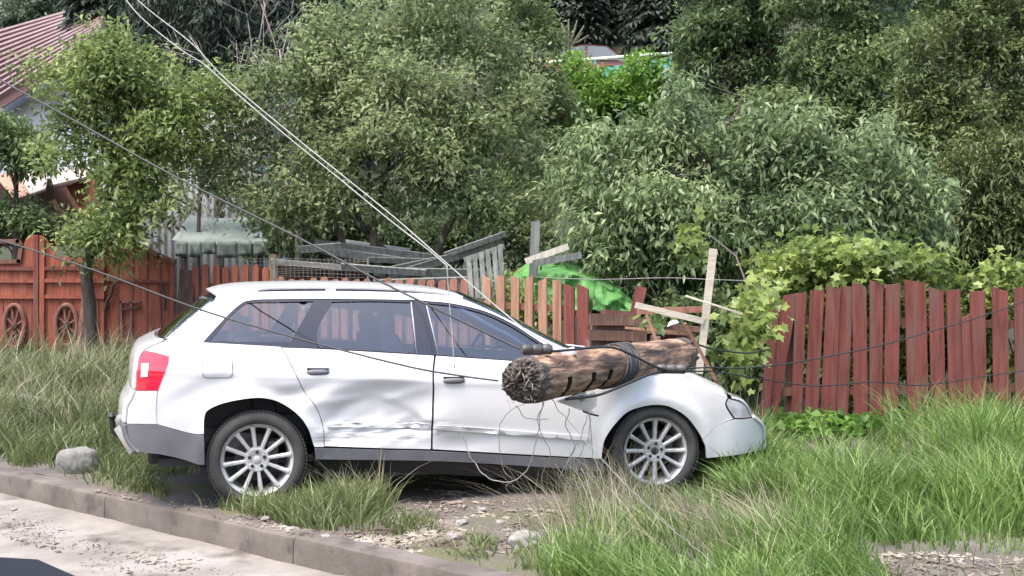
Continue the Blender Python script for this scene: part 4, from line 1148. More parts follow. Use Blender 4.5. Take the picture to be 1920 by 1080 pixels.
# house: white wall and red ribbed metal roof
m_wallw = mat('white_render', (0.40, 0.41, 0.45), (0.48, 0.49, 0.53), 2, 0.9, 0.1)
m_rroof = mat('red_roof_metal', (0.135, 0.082, 0.078), (0.19, 0.125, 0.12), 1.2, 0.5, 0.05, c3=(0.11, 0.05, 0.048), scale3=2.5, th3=(0.55, 0.75))
RC = [unproj(-60, 222, 27.0), unproj(190, 62, 26.0), unproj(200, 5, 30.5), unproj(-60, 80, 31.5)]
root = empty('house', (RC[0].x, RC[0].y, gzf(RC[0].x, RC[0].y)), 0, 'white house with a red ribbed metal roof behind the trees at top left', 'house')
n_ = (RC[1] - RC[0]).cross(RC[3] - RC[0]).normalized()
mb = MB()
N1, N2 = 40, 14
rows = []
for i in range(N2 + 1):
    v = i / N2; row = []
    for j in range(N1 + 1):
        u = j / N1; row.append((RC[0] * (1 - u) + RC[1] * u) * (1 - v) + (RC[3] * (1 - u) + RC[2] * u) * v)
    rows.append(row)
mb.grid(rows)
for i in range(0, 13):
    v = i / 12
    a_ = RC[0] * (1 - v) + RC[3] * v; b_ = RC[1] * (1 - v) + RC[2] * v
    mb.board(a_ + n_ * 0.015, b_ + n_ * 0.015, 0.05, 0.05, up=n_)
o = part(mb, 'roof', m_rroof, root); o.modifiers.new('thickness', 'SOLIDIFY').thickness = 0.05
dn = Vector((0, 0, -1))
mb = MB(); mb.board(RC[0] + dn * 0.12, RC[1] + dn * 0.12, 0.18, 0.04); part(mb, 'fascia', mat('brown_fascia', (0.10, 0.045, 0.04), rough=0.6), root)
bk = Vector((0.1, 0.5, 0))
W0, W1, W2, W3 = RC[0] + bk + dn * .15, RC[1] + bk + dn * .15, RC[2] + Vector((0, 3, -.2)), RC[3] + Vector((0, 3, -.2))
mb = MB(); V_ = [Vector((p.x, p.y, -0.5)) for p in (W0, W1, W2, W3)] + [W0, W1, W2, W3]
mb.add(V_, [(0, 1, 5, 4), (1, 2, 6, 5), (2, 3, 7, 6), (3, 0, 4, 7), (4, 5, 6, 7)]); part(mb, 'wall', m_wallw, root)

# tall grey corrugated shed
m_corr = mat('grey_corrugated_metal', (0.24, 0.24, 0.235), (0.33, 0.33, 0.325), 1.5, 0.55, 0.05, c3=(0.16, 0.155, 0.145), scale3=3)
CZ = 22.5
a = unproj(262, 470, CZ); b = unproj(482, 470, CZ - 0.6)
root = empty('metal_shed', (a.x, a.y, gzf(a.x, a.y)), 0, 'tall grey corrugated metal shed glimpsed between the two left trees', 'shed')
P = []
L = b.x - a.x; nrib = int(L / 0.018)
for i in range(nrib + 1):
    t = i / nrib; x = a.x + L * t; y = a.y + (b.y - a.y) * t + 0.022 * math.cos(2 * math.pi * (x - a.x) / 0.12)
    P.append([(x, y, 0.3), (x, y, 2.7), (x, y + 0.0, 4.55 + 0.55 * t)])
mb = MB().grid(P); o = part(mb, 'front_wall', m_corr, root, True); o.modifiers.new('thickness', 'SOLIDIFY').thickness = 0.01
mb = MB(); mb.add([(a.x, a.y + .03, .3), (a.x, a.y + 4, .3), (a.x, a.y + 4, 4.3), (a.x, a.y + .03, 4.5), (b.x, b.y + .03, .3), (b.x, b.y + 4, .3), (b.x, b.y + 4, 4.8), (b.x, b.y + .03, 5.0)], [(0, 3, 2, 1), (4, 5, 6, 7), (1, 2, 6, 5), (3, 7, 6, 2)]); part(mb, 'side_wall', m_corr, root)
mb = MB(); mb.board(unproj(375, 232, CZ - .75), unproj(425, 212, CZ - .75), 0.05, 0.04); part(mb, 'roof_edge', m_dk, root)

# canopy with a flapped valance
root = empty('awning', (unproj(415, 480, 18.2).x, 18.2, gzf(unproj(415, 480, 18.2).x, 18.2)), 0, 'grey-green canvas awning with square hanging flaps behind the picket fence', 'awning')
m_can = mat('grey_green_canvas', (0.135, 0.165, 0.15), (0.19, 0.225, 0.205), 3, 0.8, 0.25, c3=(0.11, 0.13, 0.11), scale3=6, th3=(0.60, 0.75))
rows = []
for i in range(25):
    u = i / 24; row = []
    for j in range(9):
        v = j / 8
        x0_ = 322 + (352 - 322) * v; x1_ = 503 + (478 - 503) * v
        px = x0_ + (x1_ - x0_) * u; py = 450 + 6 * math.sin(u * 3) + (404 - 450) * v + 5 * math.sin(v * math.pi)
        p = unproj(px, py, 18.0 + 1.5 * v); p.z -= 0.03 * abs(math.sin(u * 9)) * (1 - v); row.append(p)
    rows.append(row)
mb = MB().grid(rows); o = part(mb, 'canopy', m_can, root, True); o.modifiers.new('thickness', 'SOLIDIFY').thickness = 0.008
fl = [328, 352, 378, 406, 445, 474, 503]
for x0_, x1_ in zip(fl[:-1], fl[1:]):
    yb = 480 + random.uniform(-4, 4); rows = []
    for i in range(7):
        u = i / 6; row = []
        for j in range(5):
            v = j / 4; px = x0_ + 1.2 + (x1_ - x0_ - 2.4) * u; py = 452 + (yb - 452) * v
            p = unproj(px, py, 17.99); p.y += 0.03 * math.sin(u * math.pi) * v * random.choice((-1, 1)); row.append(p)
        rows.append(row)
    mb = MB().grid(rows); o = part(mb, 'flap', m_can, root, True); o.modifiers.new('thickness', 'SOLIDIFY').thickness = 0.006
for px in (345, 488):
    mb = MB(); p = unproj(px, 455, 18.1); mb.board((p.x, p.y, p.z), (p.x, p.y, gzf(p.x, p.y)), 0.06, 0.06, up=(1, 0, 0)); part(mb, 'post', m_dk, root)
p = unproj(515, 470, 17.0)
board_thing('gate_post', 'yellowish bare wooden post at the end of the orange pickets', 'post', (p.x, p.y, gzf(p.x, p.y)), unproj(512, 476, 17.0), 0.085, 0.07, woodmat('yellow_bare_wood', (0.34, 0.24, 0.12), (0.46, 0.34, 0.19)), up=(1, 0, 0))
# netting over the pickets
mb = MB()
for k in range(7):
    y = 486 + k * 5.5
    mb.tube([unproj(325 + q * 40, y + 2 * math.sin(q + k), fz(325 + q * 40) + 0.10) for q in range(10)], 0.0022, 4)
for k in range(44):
    px = 328 + k * 8; mb.tube([unproj(px, 484, fz(px) + 0.10), unproj(px + 1, 524, fz(px) + 0.10)], 0.0022, 4)
for px in (330, 515, 690):
    p = unproj(px, 484, fz(px) + 0.11); mb.tube([p, (p.x, p.y, gzf(p.x, p.y))], 0.014, 6)
tag(mb.build('wire_netting', m_gwire), 'rusty wire netting rising above the orange and brown pickets', 'netting')

# heap of weathered planks and a fallen slatted panel
m_gp = [woodmat('silver_grey_plank', (0.095, 0.10, 0.092), (0.17, 0.18, 0.165)), woodmat('greenish_plank', (0.07, 0.082, 0.068), (0.125, 0.14, 0.12)), woodmat('pale_plank', (0.42, 0.38, 0.29), (0.52, 0.48, 0.40))]
pl = [(508, 490, 700, 506, 2, 'pale yellowish edge board on the left of the plank heap'), (590, 455, 810, 482, 0, 'silver board sloping right at the top of the plank heap'), (610, 470, 830, 500, 0, 'silver board second from the top of the plank heap'), (690, 487, 860, 491, 1, 'greenish board lying level in the middle of the plank heap'), (700, 512, 905, 470, 0, 'grey board sloping up to the right in the plank heap'), (730, 520, 942, 452, 1, 'long greenish board rising steeply to the right of the plank heap'), (835, 478, 948, 438, 0, 'grey board at the top right end of the plank heap'), (640, 500, 800, 512, 0, 'grey board low on the left of the plank heap'), (760, 510, 900, 512, 1, 'greenish board low behind the pickets in the plank heap'), (700, 530, 880, 524, 0, 'lowest grey board of the plank heap'), (560, 468, 640, 462, 1, 'short greenish board beside the awning in the plank heap')]
for i, (x0_, y0_, x1_, y1_, mi, lb) in enumerate(pl):
    Z = 16.9 - 0.13 * i
    board_thing('weathered_plank', lb, 'plank', unproj(x0_, y0_, Z), unproj(x1_, y1_, Z - 0.25), 0.065 + 0.015 * (i % 3), 0.025, m_gp[mi], up=(0, -0.45, 1), group='weathered planks heaped behind the fence')
root = empty('slatted_panel', unproj(915, 530, 15.0), 0, 'grey slatted panel tilted against the right end of the plank heap', 'panel')
for i, (xt, yt, xb) in enumerate(((878, 482, 884), (890, 478, 896), (902, 474, 908), (914, 468, 922), (926, 464, 934), (937, 458, 944))):
    picket(root, 'slat', unproj(xt, yt, 15.1), unproj(xb, 560, 14.95), 0.05, 0.02, m_gp[i % 2], 'flat')
mb = MB(); mb.board(unproj(870, 488, 15.14), unproj(946, 462, 15.14), 0.06, 0.03); part(mb, 'rail', m_gp[0], root)
quadp = [(600, 476, 17.4), (760, 490, 17.0), (770, 470, 18.2), (640, 452, 18.4)]
root = empty('plank_lean_to', (unproj(680, 560, 17.4).x, 17.4, gzf(unproj(680, 560, 17.4).x, 17.4)), 0, 'low lean-to with a grey sheet roof and dark opening behind the brown pickets', 'shed')
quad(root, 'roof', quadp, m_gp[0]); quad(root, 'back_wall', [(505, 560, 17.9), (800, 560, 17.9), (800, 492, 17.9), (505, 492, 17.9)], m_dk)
for px in (540, 580, 625, 668, 712, 745):
    mb = MB(); p = unproj(px, 495, 17.5); mb.board(p, (p.x, p.y, gzf(p.x, p.y)), 0.09, 0.03, up=(1, 0, 0)); part(mb, 'upright', m_rail, root)
board_thing('grey_post', 'grey post standing left of the green tarpaulin', 'post', unproj(1000, 520, 15.4), unproj(1005, 415, 15.4), 0.10, 0.06, m_gp[0], up=(1, 0, 0))
for i, (a_, b_, lb) in enumerate((((985, 490, 15.2), (1065, 462, 15.3), 'pale board slanting above the green tarpaulin'), ((1000, 494, 15.1), (1090, 478, 15.2), 'grey board lying flat on the top edge of the green tarpaulin'))):
    board_thing('weathered_plank', lb, 'plank', unproj(*a_), unproj(*b_), 0.07, 0.03, m_gp[2 - 2 * i])

# ------------------------------------------------------------------ up the slope: teal fence and red car
UZ = 40.0
a, b = unproj(1020, 118, UZ), unproj(1260, 100, UZ)
root = empty('railing_fence', (a.x, a.y, gzf(a.x, a.y)), 0, 'teal sheet fence with a pale top rail high on the slope', 'fence')
m_teal = mat('teal_sheet', (0.07, 0.30, 0.24), (0.10, 0.36, 0.29), 2, 0.5)
mb = MB(); z0 = gzf(a.x, a.y) - 0.3
mb.add([(a.x + 1.2, a.y, z0), (b.x, b.y, z0), (b.x, b.y, b.z - .12), (a.x + 1.2, a.y, a.z - .20), (a.x + 1.2, a.y + .05, z0), (b.x, b.y + .05, z0), (b.x, b.y + .05, b.z - .12), (a.x + 1.2, a.y + .05, a.z - .20)], [(0, 1, 2, 3), (7, 6, 5, 4), (3, 2, 6, 7), (1, 5, 6, 2), (4, 0, 3, 7)])
part(mb, 'sheet', m_teal, root)
mb = MB(); mb.tube([a, b], 0.05, 8); part(mb, 'top_rail', mat('cream_rail', (0.62, 0.64, 0.50), rough=0.5), root, True)
for t in (0.05, 0.4, 0.75):
    p = a + (b - a) * t; mb = MB(); mb.tube([p, (p.x, p.y, gzf(p.x, p.y) - .2)], 0.035, 6); part(mb, 'post', m_teal, root)
k = UZ / FPX
rc = unproj(1112, 108, 42.0); rz_ = gzf(rc.x, rc.y)
root = empty('parked_car', (rc.x, rc.y, rc.z), 0.05, 'red car parked high on the slope behind the teal fence', 'car')
m_rc = mat('red_car_paint', (0.30, 0.05, 0.045), None, rough=0.3, coat=0.6)
def carbody(root, m_body, m_gl, m_tr, Lc=1.0):
    def hull(prof, y, inset):
        n = len(prof); V = []
        for s_, q in ((-1, inset), (-1, 0), (1, 0), (1, inset)):
            V += [(p[0] * (1 - 0.02 * (q > 0)), s_ * (y - q), p[1]) for p in prof]
        F = [tuple(reversed(range(n))), tuple(range(3 * n, 4 * n))]
        for r_ in range(3):
            F += [(r_ * n + i, r_ * n + (i + 1) % n, (r_ + 1) * n + (i + 1) % n, (r_ + 1) * n + i) for i in range(n)]
        return V, F
    b_ = MB(); b_.add(*hull([(-2.05, 0.3), (-2.1, 0.6), (-1.95, 0.85), (-1.0, 0.92), (0.9, 0.90), (1.8, 0.78), (2.1, 0.62), (2.1, 0.3), (1.6, 0.22), (-1.6, 0.22)], 0.83, 0.05)); b_.build('body', m_body, root, auto=35)
    b_ = MB(); b_.add(*hull([(-1.45, 0.92), (-0.95, 1.35), (-0.3, 1.42), (0.35, 1.38), (1.05, 0.90)], 0.70, 0.06)); cb_ = b_.build('cabin', m_body, root, auto=35)
    for s_ in (-1, 1):
        for pr in ([(-1.25, 0.95), (-0.9, 1.30), (-0.32, 1.36), (-0.32, 0.95)], [(-0.24, 0.95), (-0.24, 1.36), (0.3, 1.33), (0.85, 0.94)]):
            b_ = MB(); b_.prism(pr if s_ < 0 else pr, s_ * 0.705, s_ * 0.69); b_.build('window', m_gl, cb_)
    for x in (-1.3, 1.3):
        for s_ in (-1, 1):
            b_ = MB(); b_.lathe([(-0.1, 0.0), (-0.1, 0.2), (-0.08, 0.3), (0.08, 0.3), (0.1, 0.2), (0.1, 0.0)], 28, 'y', (x, s_ * 0.75, 0.30)); b_.build('wheel', m_tr, root, True, auto=40)
carbody(root, m_rc, mat('pale_car_window', (0.12, 0.13, 0.14), rough=0.08, coat=1.0), m_rubber)
root.location.z = rc.z - 1.12
# dark car standing on the road, only a corner of its bonnet in view
dk = unproj(34, 1048, 3.55)
ang = math.atan2(-KD[1], -KD[0])
root = empty('parked_car', (dk.x - 1.62, dk.y - 0.62, -0.15), R(20), 'black car on the road of which only the bonnet corner shows at the bottom left', 'car')
carbody(root, mat('black_car_paint', (0.010, 0.010, 0.013), None, rough=0.55, spec=0.25), m_glass, m_rubber)

# ------------------------------------------------------------------ stones
m_stone = mat('grey_concrete_stone', (0.12, 0.118, 0.11), (0.20, 0.195, 0.18), 5, 0.9, 0.5, c3=(0.075, 0.08, 0.06), scale3=7, th3=(0.55, 0.7), bscale=30, bdist=0.02)
def rock(name, px, py, size, label, cat='stone', group=None, m=m_stone, amp=0.16, seed=0.0, blocky=1.0):
    x, y = on_ground(px, py); x, y = float(x), float(y); V = []; F = []
    nu, nv = 28, 16
    for j in range(nv + 1):
        for i in range(nu):
            th = math.pi * j / nv; ph = 2 * math.pi * i / nu
            d = Vector((math.sin(th) * math.cos(ph), math.sin(th) * math.sin(ph), math.cos(th)))
            mx_ = max(abs(d.x), abs(d.y), abs(d.z)); r = (1 - blocky * 0.45) + blocky * 0.45 / mx_
            r *= 1 + amp * noise.noise(d * 1.6 + Vector((seed, 0, 0))) + 0.35 * amp * noise.noise(d * 5 + Vector((seed, 3, 0)))
            V.append((d.x * r * size[0] / 2, d.y * r * size[1] / 2, d.z * r * size[2] / 2))
    for j in range(nv):
        for i in range(nu):
            i2 = (i + 1) % nu; F.append((j * nu + i, (j + 1) * nu + i, (j + 1) * nu + i2, j * nu + i2))
    o = mesh_np(name, V, F, m); o.location = (x, y, gzf(x, y) + size[2] * 0.30); o.rotation_euler = (0, 0, seed)
    return tag(o, label, cat, group)
rock('concrete_block', 146, 884, (0.30, 0.24, 0.22), 'rounded grey concrete block at the kerb behind the car', 'concrete block', seed=0.5, amp=0.12)
p = unproj(95, 765, 13.0)
board_thing('concrete_slab', 'pale concrete edging slab half hidden in the long grass on the left', 'slab', unproj(20, 752, 13.6), unproj(196, 782, 12.2), 0.14, 0.12, m_stone, jit=0.01)
sp = [(990, 1024, 0.17, 'largest flat pale stone on the dirt patch'), (905, 960, 0.06, 'small grey stone in the middle of the dirt patch'), (866, 985, 0.07, 'grey stone near the left edge of the dirt patch'), (545, 996, 0.05, 'small white stone by the grass tuft near the kerb'), (610, 1012, 0.06, 'small stone on the soil close behind the kerb'), (500, 975, 0.05, 'tiny pale stone beside the rear wheel'), (938, 982, 0.05, 'tiny stone right of the dirt patch centre'), (1020, 1005, 0.07, 'grey stone at the right side of the dirt patch'), (850, 1010, 0.06, 'grey stone by the soil heap'), (26, 957, 0.035, 'small pebble on the road at the far left')]
for i, (px, py, s_, lb) in enumerate(sp):
    rock('stone', px, py, (s_ * 1.3, s_, s_ * 0.6), lb, 'stone', 'stones lying on the verge', mat('pale_stone', (0.17, 0.16, 0.15), (0.27, 0.255, 0.24), 9, 0.9, 0.3), 0.3, i * 1.7 + 1, 0.5)
# ------------------------------------------------------------------ foliage
def unit(v): return v / (np.linalg.norm(v, axis=-1, keepdims=True) + 1e-9)
def leaves(name, m, parent, blobs, n_twigs, per, size, wid=0.42, droop=0.2, spread=0.10, twig=0.22, up=0.5, shell=0.55, seed=1, tone0=0.35, tone_var=0.25, light_top=0.0, fold=0.18, flat=0.0, ragged=0.25, lumps=9, fr=(0.20, 0.46), lobed=False):
    """leaf-by-leaf crown: twigs scattered through lumpy ellipsoids, `per` leaves along each twig"""
    g = np.random.default_rng(seed)
    B0 = np.array([[*b[0], *b[1]] for b in blobs], float)
    if lumps > 1:                    # break every big lump into smaller tufts
        sub = []
        for b in B0:
            for q in range(lumps):
                dd = g.normal(size=3); dd /= np.linalg.norm(dd); rr0 = g.uniform(0.35, 1.2)
                f = g.uniform(*fr)
                sub.append([*(b[:3] + dd * b[3:] * rr0), *(b[3:] * f * np.array([1, 1, 0.9]))])
        B = np.array(sub)
    else: B = B0
    w = (B[:, 3] * B[:, 4] * B[:, 5]) ** (2 / 3.); w /= w.sum()
    k = g.choice(len(B), n_twigs, p=w)
    d = unit(g.normal(size=(n_twigs, 3)))
    r = (shell + (1 - shell) * g.random(n_twigs) ** 0.7)
    deep = g.random(n_twigs) < 0.25; r[deep] *= g.random(deep.sum()) ** 0.5
    lump = 1 + ragged * np.sin(d[:, 0] * 5 + B[k, 0] * 7) * np.sin(d[:, 2] * 6 + B[k, 2] * 5) + ragged * 0.6 * g.normal(size=n_twigs) * (g.random(n_twigs) < 0.3)
    base = B[k, :3] + d * B[k, 3:] * (r * lump)[:, None]
    far = g.random(n_twigs) < 0.09; base[far] += (d * B[k, 3:])[far] * g.uniform(0.3, 1.3, far.sum())[:, None] + np.array([0, 0, 0.05])
    td = unit(d * 0.8 + g.normal(size=(n_twigs, 3)) * 0.5 + np.array([0, 0, up]))
    ctone = tone0 + (0.16 * g.normal(size=len(B)))[k] + tone_var * g.normal(size=n_twigs) * 0.5 + 0.12 * (g.random(n_twigs) < 0.15)
    N = n_twigs * per
    ti = np.repeat(np.arange(n_twigs), per)
    t = g.random(N) ** 0.8
    pos = base[ti] + td[ti] * (t * twig)[:, None] + g.normal(size=(N, 3)) * spread * 0.5
    pos[:, 2] -= droop * 0.4 * twig * t
    ax = unit(td[ti] * 0.6 + g.normal(size=(N, 3)) * 0.75 + np.array([0, 0, -droop]))
    nr = g.normal(size=(N, 3)) * (0.55 - 0.4 * flat) + d[ti] * 0.35 + np.array([0, 0, 0.75 + flat])
    nr = unit(nr - ax * np.sum(nr * ax, 1, keepdims=True)); sd = np.cross(nr, ax)
    ln = size * (0.6 + 0.7 * g.random(N)); wd = ln * wid
    tip = pos + ax * ln[:, None]; tip[:, 2] -= ln * 0.15
    mid = pos + ax * (ln * 0.45)[:, None]
    l = mid + sd * wd[:, None] * 0.5 + nr * (fold * wd)[:, None]; rr_ = mid - sd * wd[:, None] * 0.5 + nr * (fold * wd)[:, None]
    if lobed:                        # five-lobed vine leaf, a fan of nine points round the stalk end
        ang = np.radians([180, 125, 95, 62, 30, 0, -30, -62, -95, -125]); rad = np.array([0.12, 0.52, 0.36, 0.62, 0.44, 0.72, 0.44, 0.62, 0.36, 0.52])
        cen = pos + ax * (ln * 0.35)[:, None]
        pts = [cen + (ax * math.cos(a) + sd * math.sin(a)) * (ln * q)[:, None] + nr * (ln * 0.16 * abs(math.sin(a)) * q * 1.5 - ln * 0.10 * (q > .6))[:, None] for a, q in zip(ang, rad)]
        V = np.stack([cen] + pts, 1).reshape(-1, 3); i = np.arange(N)[:, None] * 11
        F = np.concatenate([np.concatenate([i, i + 1 + q, i + 1 + (q + 1) % 10], 1) for q in range(10)], 1).reshape(-1)
        tone = np.clip(ctone[ti] + 0.14 * g.normal(size=N), 0, 1)
        return mesh_fast(name, V, F, np.arange(10 * N) * 3, m, parent, {'tone': np.repeat(tone, 11)}), base
    V = np.stack([pos, l, tip, rr_, mid], 1).reshape(-1, 3)
    i = np.arange(N)[:, None] * 5
    F = np.concatenate([i + 0, i + 4, i + 2, i + 1, i + 0, i + 3, i + 2, i + 4], 1).reshape(-1)
    tone = np.clip(ctone[ti] + 0.14 * g.normal(size=N), 0, 1)
    return mesh_fast(name, V, F, np.arange(2 * N) * 4, m, parent, {'tone': np.repeat(tone, 5)}), base

def limbs(mb, start, targets, r0, seed=0, wig=0.15, fork=0.45):
    g = random.Random(seed)
    for T in targets:
        T = Vector(T); S = Vector(start); pts = [S]
        L = (T - S).length
        for q in (0.25, 0.5, 0.75, 1.0):
            p = S.lerp(T, q) + Vector((g.uniform(-1, 1), g.uniform(-1, 1), g.uniform(-.6, .6))) * wig * L * (0.6 if q < 1 else 0.2)
            p.z += 0.06 * L * math.sin(q * math.pi); pts.append(p)
        P = [Vector(p) for p in catmull(pts, 3)]
        mb.tube(P, [r0 * (1 - 0.85 * i / (len(P) - 1)) + 0.004 for i in range(len(P))], 6)
        for _ in range(3):
            a = P[g.randrange(len(P) // 2, len(P))]; e = a + Vector((g.uniform(-1, 1), g.uniform(-1, 1), g.uniform(-.2, 1))) * L * fork
            mb.tube([a, a.lerp(e, .5) + Vector((g.uniform(-1, 1), 0, g.uniform(-1, 1))) * .06 * L, e], [r0 * .35, r0 * .22, 0.004], 5)

def bl(px, py, Z, rx, ry, dz=1.0): 
    c = unproj(px, py, Z); k = Z / FPX
    return ((c.x, c.y, c.z), (rx * k, max(0.35, (rx + ry) / 2 * k * dz), ry * k))

m_bark = mat('grey_brown_bark', (0.055, 0.042, 0.034), (0.12, 0.095, 0.08), 6, 0.95, 0.8, stretch=(4, 4, 0.8), bscale=20, bdist=0.02)
m_bark2 = mat('dark_bark', (0.035, 0.027, 0.023), (0.075, 0.058, 0.05), 6, 0.95, 0.8, stretch=(4, 4, 0.8), bscale=20, bdist=0.02)
L_fresh = leaf_mat('fresh_green_leaf', (0.055, 0.088, 0.024), (0.26, 0.32, 0.105), 0.42)
L_apple = leaf_mat('apple_leaf', (0.060, 0.090, 0.034), (0.30, 0.35, 0.17), 0.45)
L_blue = leaf_mat('bluish_green_leaf', (0.034, 0.070, 0.026), (0.28, 0.345, 0.165), 0.38, 0.42)
L_dark = leaf_mat('dark_green_leaf', (0.026, 0.052, 0.020), (0.19, 0.25, 0.10), 0.40)
L_bush = leaf_mat('bright_bush_leaf', (0.045, 0.10, 0.014), (0.15, 0.27, 0.04), 0.35)
L_olive = leaf_mat('olive_leaf', (0.042, 0.066, 0.022), (0.22, 0.265, 0.10), 0.42)
L_vine = leaf_mat('vine_leaf', (0.055, 0.095, 0.020), (0.29, 0.35, 0.10), 0.42, 0.4)
L_thuja = leaf_mat('thuja_leaf', (0.030, 0.050, 0.014), (0.13, 0.155, 0.05), 0.2, 0.6)
L_spruce = leaf_mat('spruce_needles', (0.012, 0.022, 0.014), (0.045, 0.065, 0.04), 0.1, 0.6)
L_far = leaf_mat('far_wood_leaf', (0.018, 0.034, 0.020), (0.075, 0.105, 0.06), 0.2)

def tree(name, label, cat, base_px, blobs, stems, mleaf, mbark, n, per, size, r0=0.06, seed=1, group=None, crown='crown', **kw):
    """stems: list of pixel polylines with depth; blobs: crown lumps"""
    b = unproj(*base_px); b.z = gzf(b.x, b.y)
    root = empty(name, b, 0, label, cat, group)
    o, pts = leaves(crown, mleaf, root, blobs, n, per, size, seed=seed, **kw)
    o.location = -root.location
    mb = MB(); g = random.Random(seed)
    for st in stems:
        P = [unproj(*p) for p in st]; P[0].z = min(P[0].z, gzf(P[0].x, P[0].y) - 0.05)
        Q = [Vector(p) for p in catmull([tuple(p) for p in P], 6)]
        mb.tube(Q, [r0 * (1 - 0.55 * i / (len(Q) - 1)) for i in range(len(Q))], 10)
        near = sorted(blobs, key=lambda q: (Vector(q[0]) - Q[-1]).length)[:max(3, min(7, len(blobs)))]
        limbs(mb, Q[-1], [Vector(q[0]) + Vector((g.uniform(-.3, .3), g.uniform(-.3, .3), g.uniform(-.1, .4))) for q in near], r0 * 0.5, seed)
        limbs(mb, Q[len(Q) * 2 // 3], [Vector(q[0]) + Vector((g.uniform(-.3, .3), -0.3, g.uniform(-.2, .2))) for q in near[:3]], r0 * 0.4, seed + 5)
    part(mb, 'trunk', mbark, root, True)
    return root

# small tree in front of the gate
Z = 16.4
b1 = [bl(205, 135, Z, 85, 55), bl(290, 150, Z, 75, 50), bl(170, 180, Z, 55, 50), bl(240, 220, Z, 110, 60), bl(160, 260, Z, 80, 55), bl(330, 215, Z + .4, 55, 45), bl(150, 300, Z, 40, 28), bl(230, 300, Z, 70, 40), bl(290, 275, Z, 50, 35),
      bl(385, 165, Z + .3, 45, 35), bl(425, 205, Z + .4, 40, 30), bl(350, 285, Z + .2, 40, 30), bl(105, 150, Z, 35, 25), bl(200, 85, Z, 40, 25), bl(250, 345, Z - .2, 50, 35), bl(165, 440, Z - .2, 60, 35), bl(210, 430, Z - .3, 45, 30), bl(270, 385, Z - .3, 55, 42), bl(230, 460, Z - .3, 30, 25)]
tree('plum_tree', 'small bright leafy tree with a thin dark trunk in front of the orange gate', 'tree', (170, 655, Z), b1, [[(170, 662, Z), (168, 580, Z), (163, 500, Z), (185, 420, Z), (215, 320, Z), (235, 240, Z)]], L_fresh, m_bark2, 2000, 11, 0.085, 0.085, 3, tone0=0.42, ragged=0.45, shell=0.5, twig=0.26, spread=0.13, lumps=8, fr=(0.18, 0.40))
# bigger fruit tree behind the car roof
Z = 17.0
b2 = [bl(650, 95, Z, 75, 55), bl(740, 70, Z + .3, 80, 55), bl(830, 60, Z + .3, 90, 60), bl(920, 110, Z + .2, 75, 75), bl(560, 180, Z, 70, 65), bl(660, 190, Z - .3, 90, 70), bl(770, 170, Z - .3, 95, 70), bl(880, 200, Z - .2, 90, 75), bl(530, 260, Z, 75, 55), bl(640, 290, Z - .4, 90, 65), bl(760, 280, Z - .5, 95, 65), bl(870, 300, Z - .4, 95, 65), bl(950, 260, Z, 55, 60), bl(470, 330, Z, 70, 40), bl(550, 370, Z - .3, 75, 45), bl(650, 380, Z - .4, 75, 40), bl(830, 380, Z - .5, 80, 45), bl(925, 380, Z - .2, 75, 60), bl(960, 440, Z - .2, 45, 40), bl(740, 380, Z, 60, 35), bl(585, 95, Z, 35, 35), bl(500, 150, Z, 35, 30), bl(470, 210, Z, 35, 35), bl(425, 290, Z, 40, 25), bl(400, 345, Z, 35, 22), bl(610, 40, Z, 30, 40), bl(690, 20, Z, 30, 45), bl(800, 5, Z, 35, 40), bl(880, 15, Z, 40, 40), bl(990, 180, Z, 30, 40), bl(1000, 300, Z, 30, 40), bl(1000, 420, Z - .2, 35, 45), bl(560, 420, Z - .1, 60, 22), bl(500, 400, Z, 40, 30)]
tree('apple_tree', 'large spreading fruit tree with several dark stems behind the car roof', 'tree', (780, 600, Z), b2, [[(835, 600, Z), (815, 540, Z), (822, 470, Z), (860, 380, Z), (880, 300, Z), (890, 220, Z)], [(650, 590, Z), (655, 520, Z), (640, 450, Z), (600, 360, Z), (580, 260, Z)], [(770, 600, Z - .1), (720, 530, Z - .1), (700, 450, Z - .1), (720, 350, Z - .1), (740, 230, Z)], [(800, 600, Z), (760, 520, Z), (690, 440, Z), (660, 380, Z)]], L_apple, m_bark, 4300, 11, 0.08, 0.06, 5, tone0=0.42, ragged=0.4, shell=0.5, twig=0.26, spread=0.12, lumps=8, fr=(0.18, 0.38))
# bluish drooping tree
Z = 15.9
b3 = [bl(1090, 335, Z + .4, 50, 30), bl(1165, 315, Z + .3, 50, 38), bl(1275, 290, Z + .4, 45, 45), bl(1350, 345, Z, 50, 35), bl(1425, 315, Z, 50, 40), bl(1515, 325, Z, 48, 38), bl(1610, 350, Z, 50, 34), bl(1680, 385, Z, 40, 38),
      bl(1278, 205, Z + .3, 16, 42), bl(1240, 250, Z + .3, 18, 30), bl(1110, 270, Z + .3, 18, 34), bl(1180, 252, Z + .3, 16, 26), bl(1330, 262, Z, 18, 34), bl(1420, 245, Z, 20, 34), bl(1508, 250, Z, 24, 34), bl(1470, 285, Z, 18, 20), bl(1560, 290, Z, 16, 20), bl(1638, 278, Z, 24, 34), bl(1705, 325, Z, 20, 26), bl(1745, 395, Z, 20, 34),
      bl(1130, 400, Z, 65, 42), bl(1240, 400, Z - .3, 75, 52), bl(1370, 415, Z - .4, 75, 52), bl(1490, 400, Z - .4, 75, 48), bl(1600, 430, Z - .3, 70, 48), bl(1695, 440, Z, 50, 42), bl(1110, 475, Z, 48, 42), bl(1200, 490, Z - .2, 60, 42), bl(1300, 490, Z - .2, 55, 36), bl(1420, 475, Z - .2, 65, 34), bl(1540, 475, Z - .2, 65, 30), bl(1680, 480, Z, 50, 30), bl(1130, 540, Z + .2, 45, 32), bl(1240, 555, Z + .2, 50, 38), bl(1340, 550, Z + .3, 50, 38)]
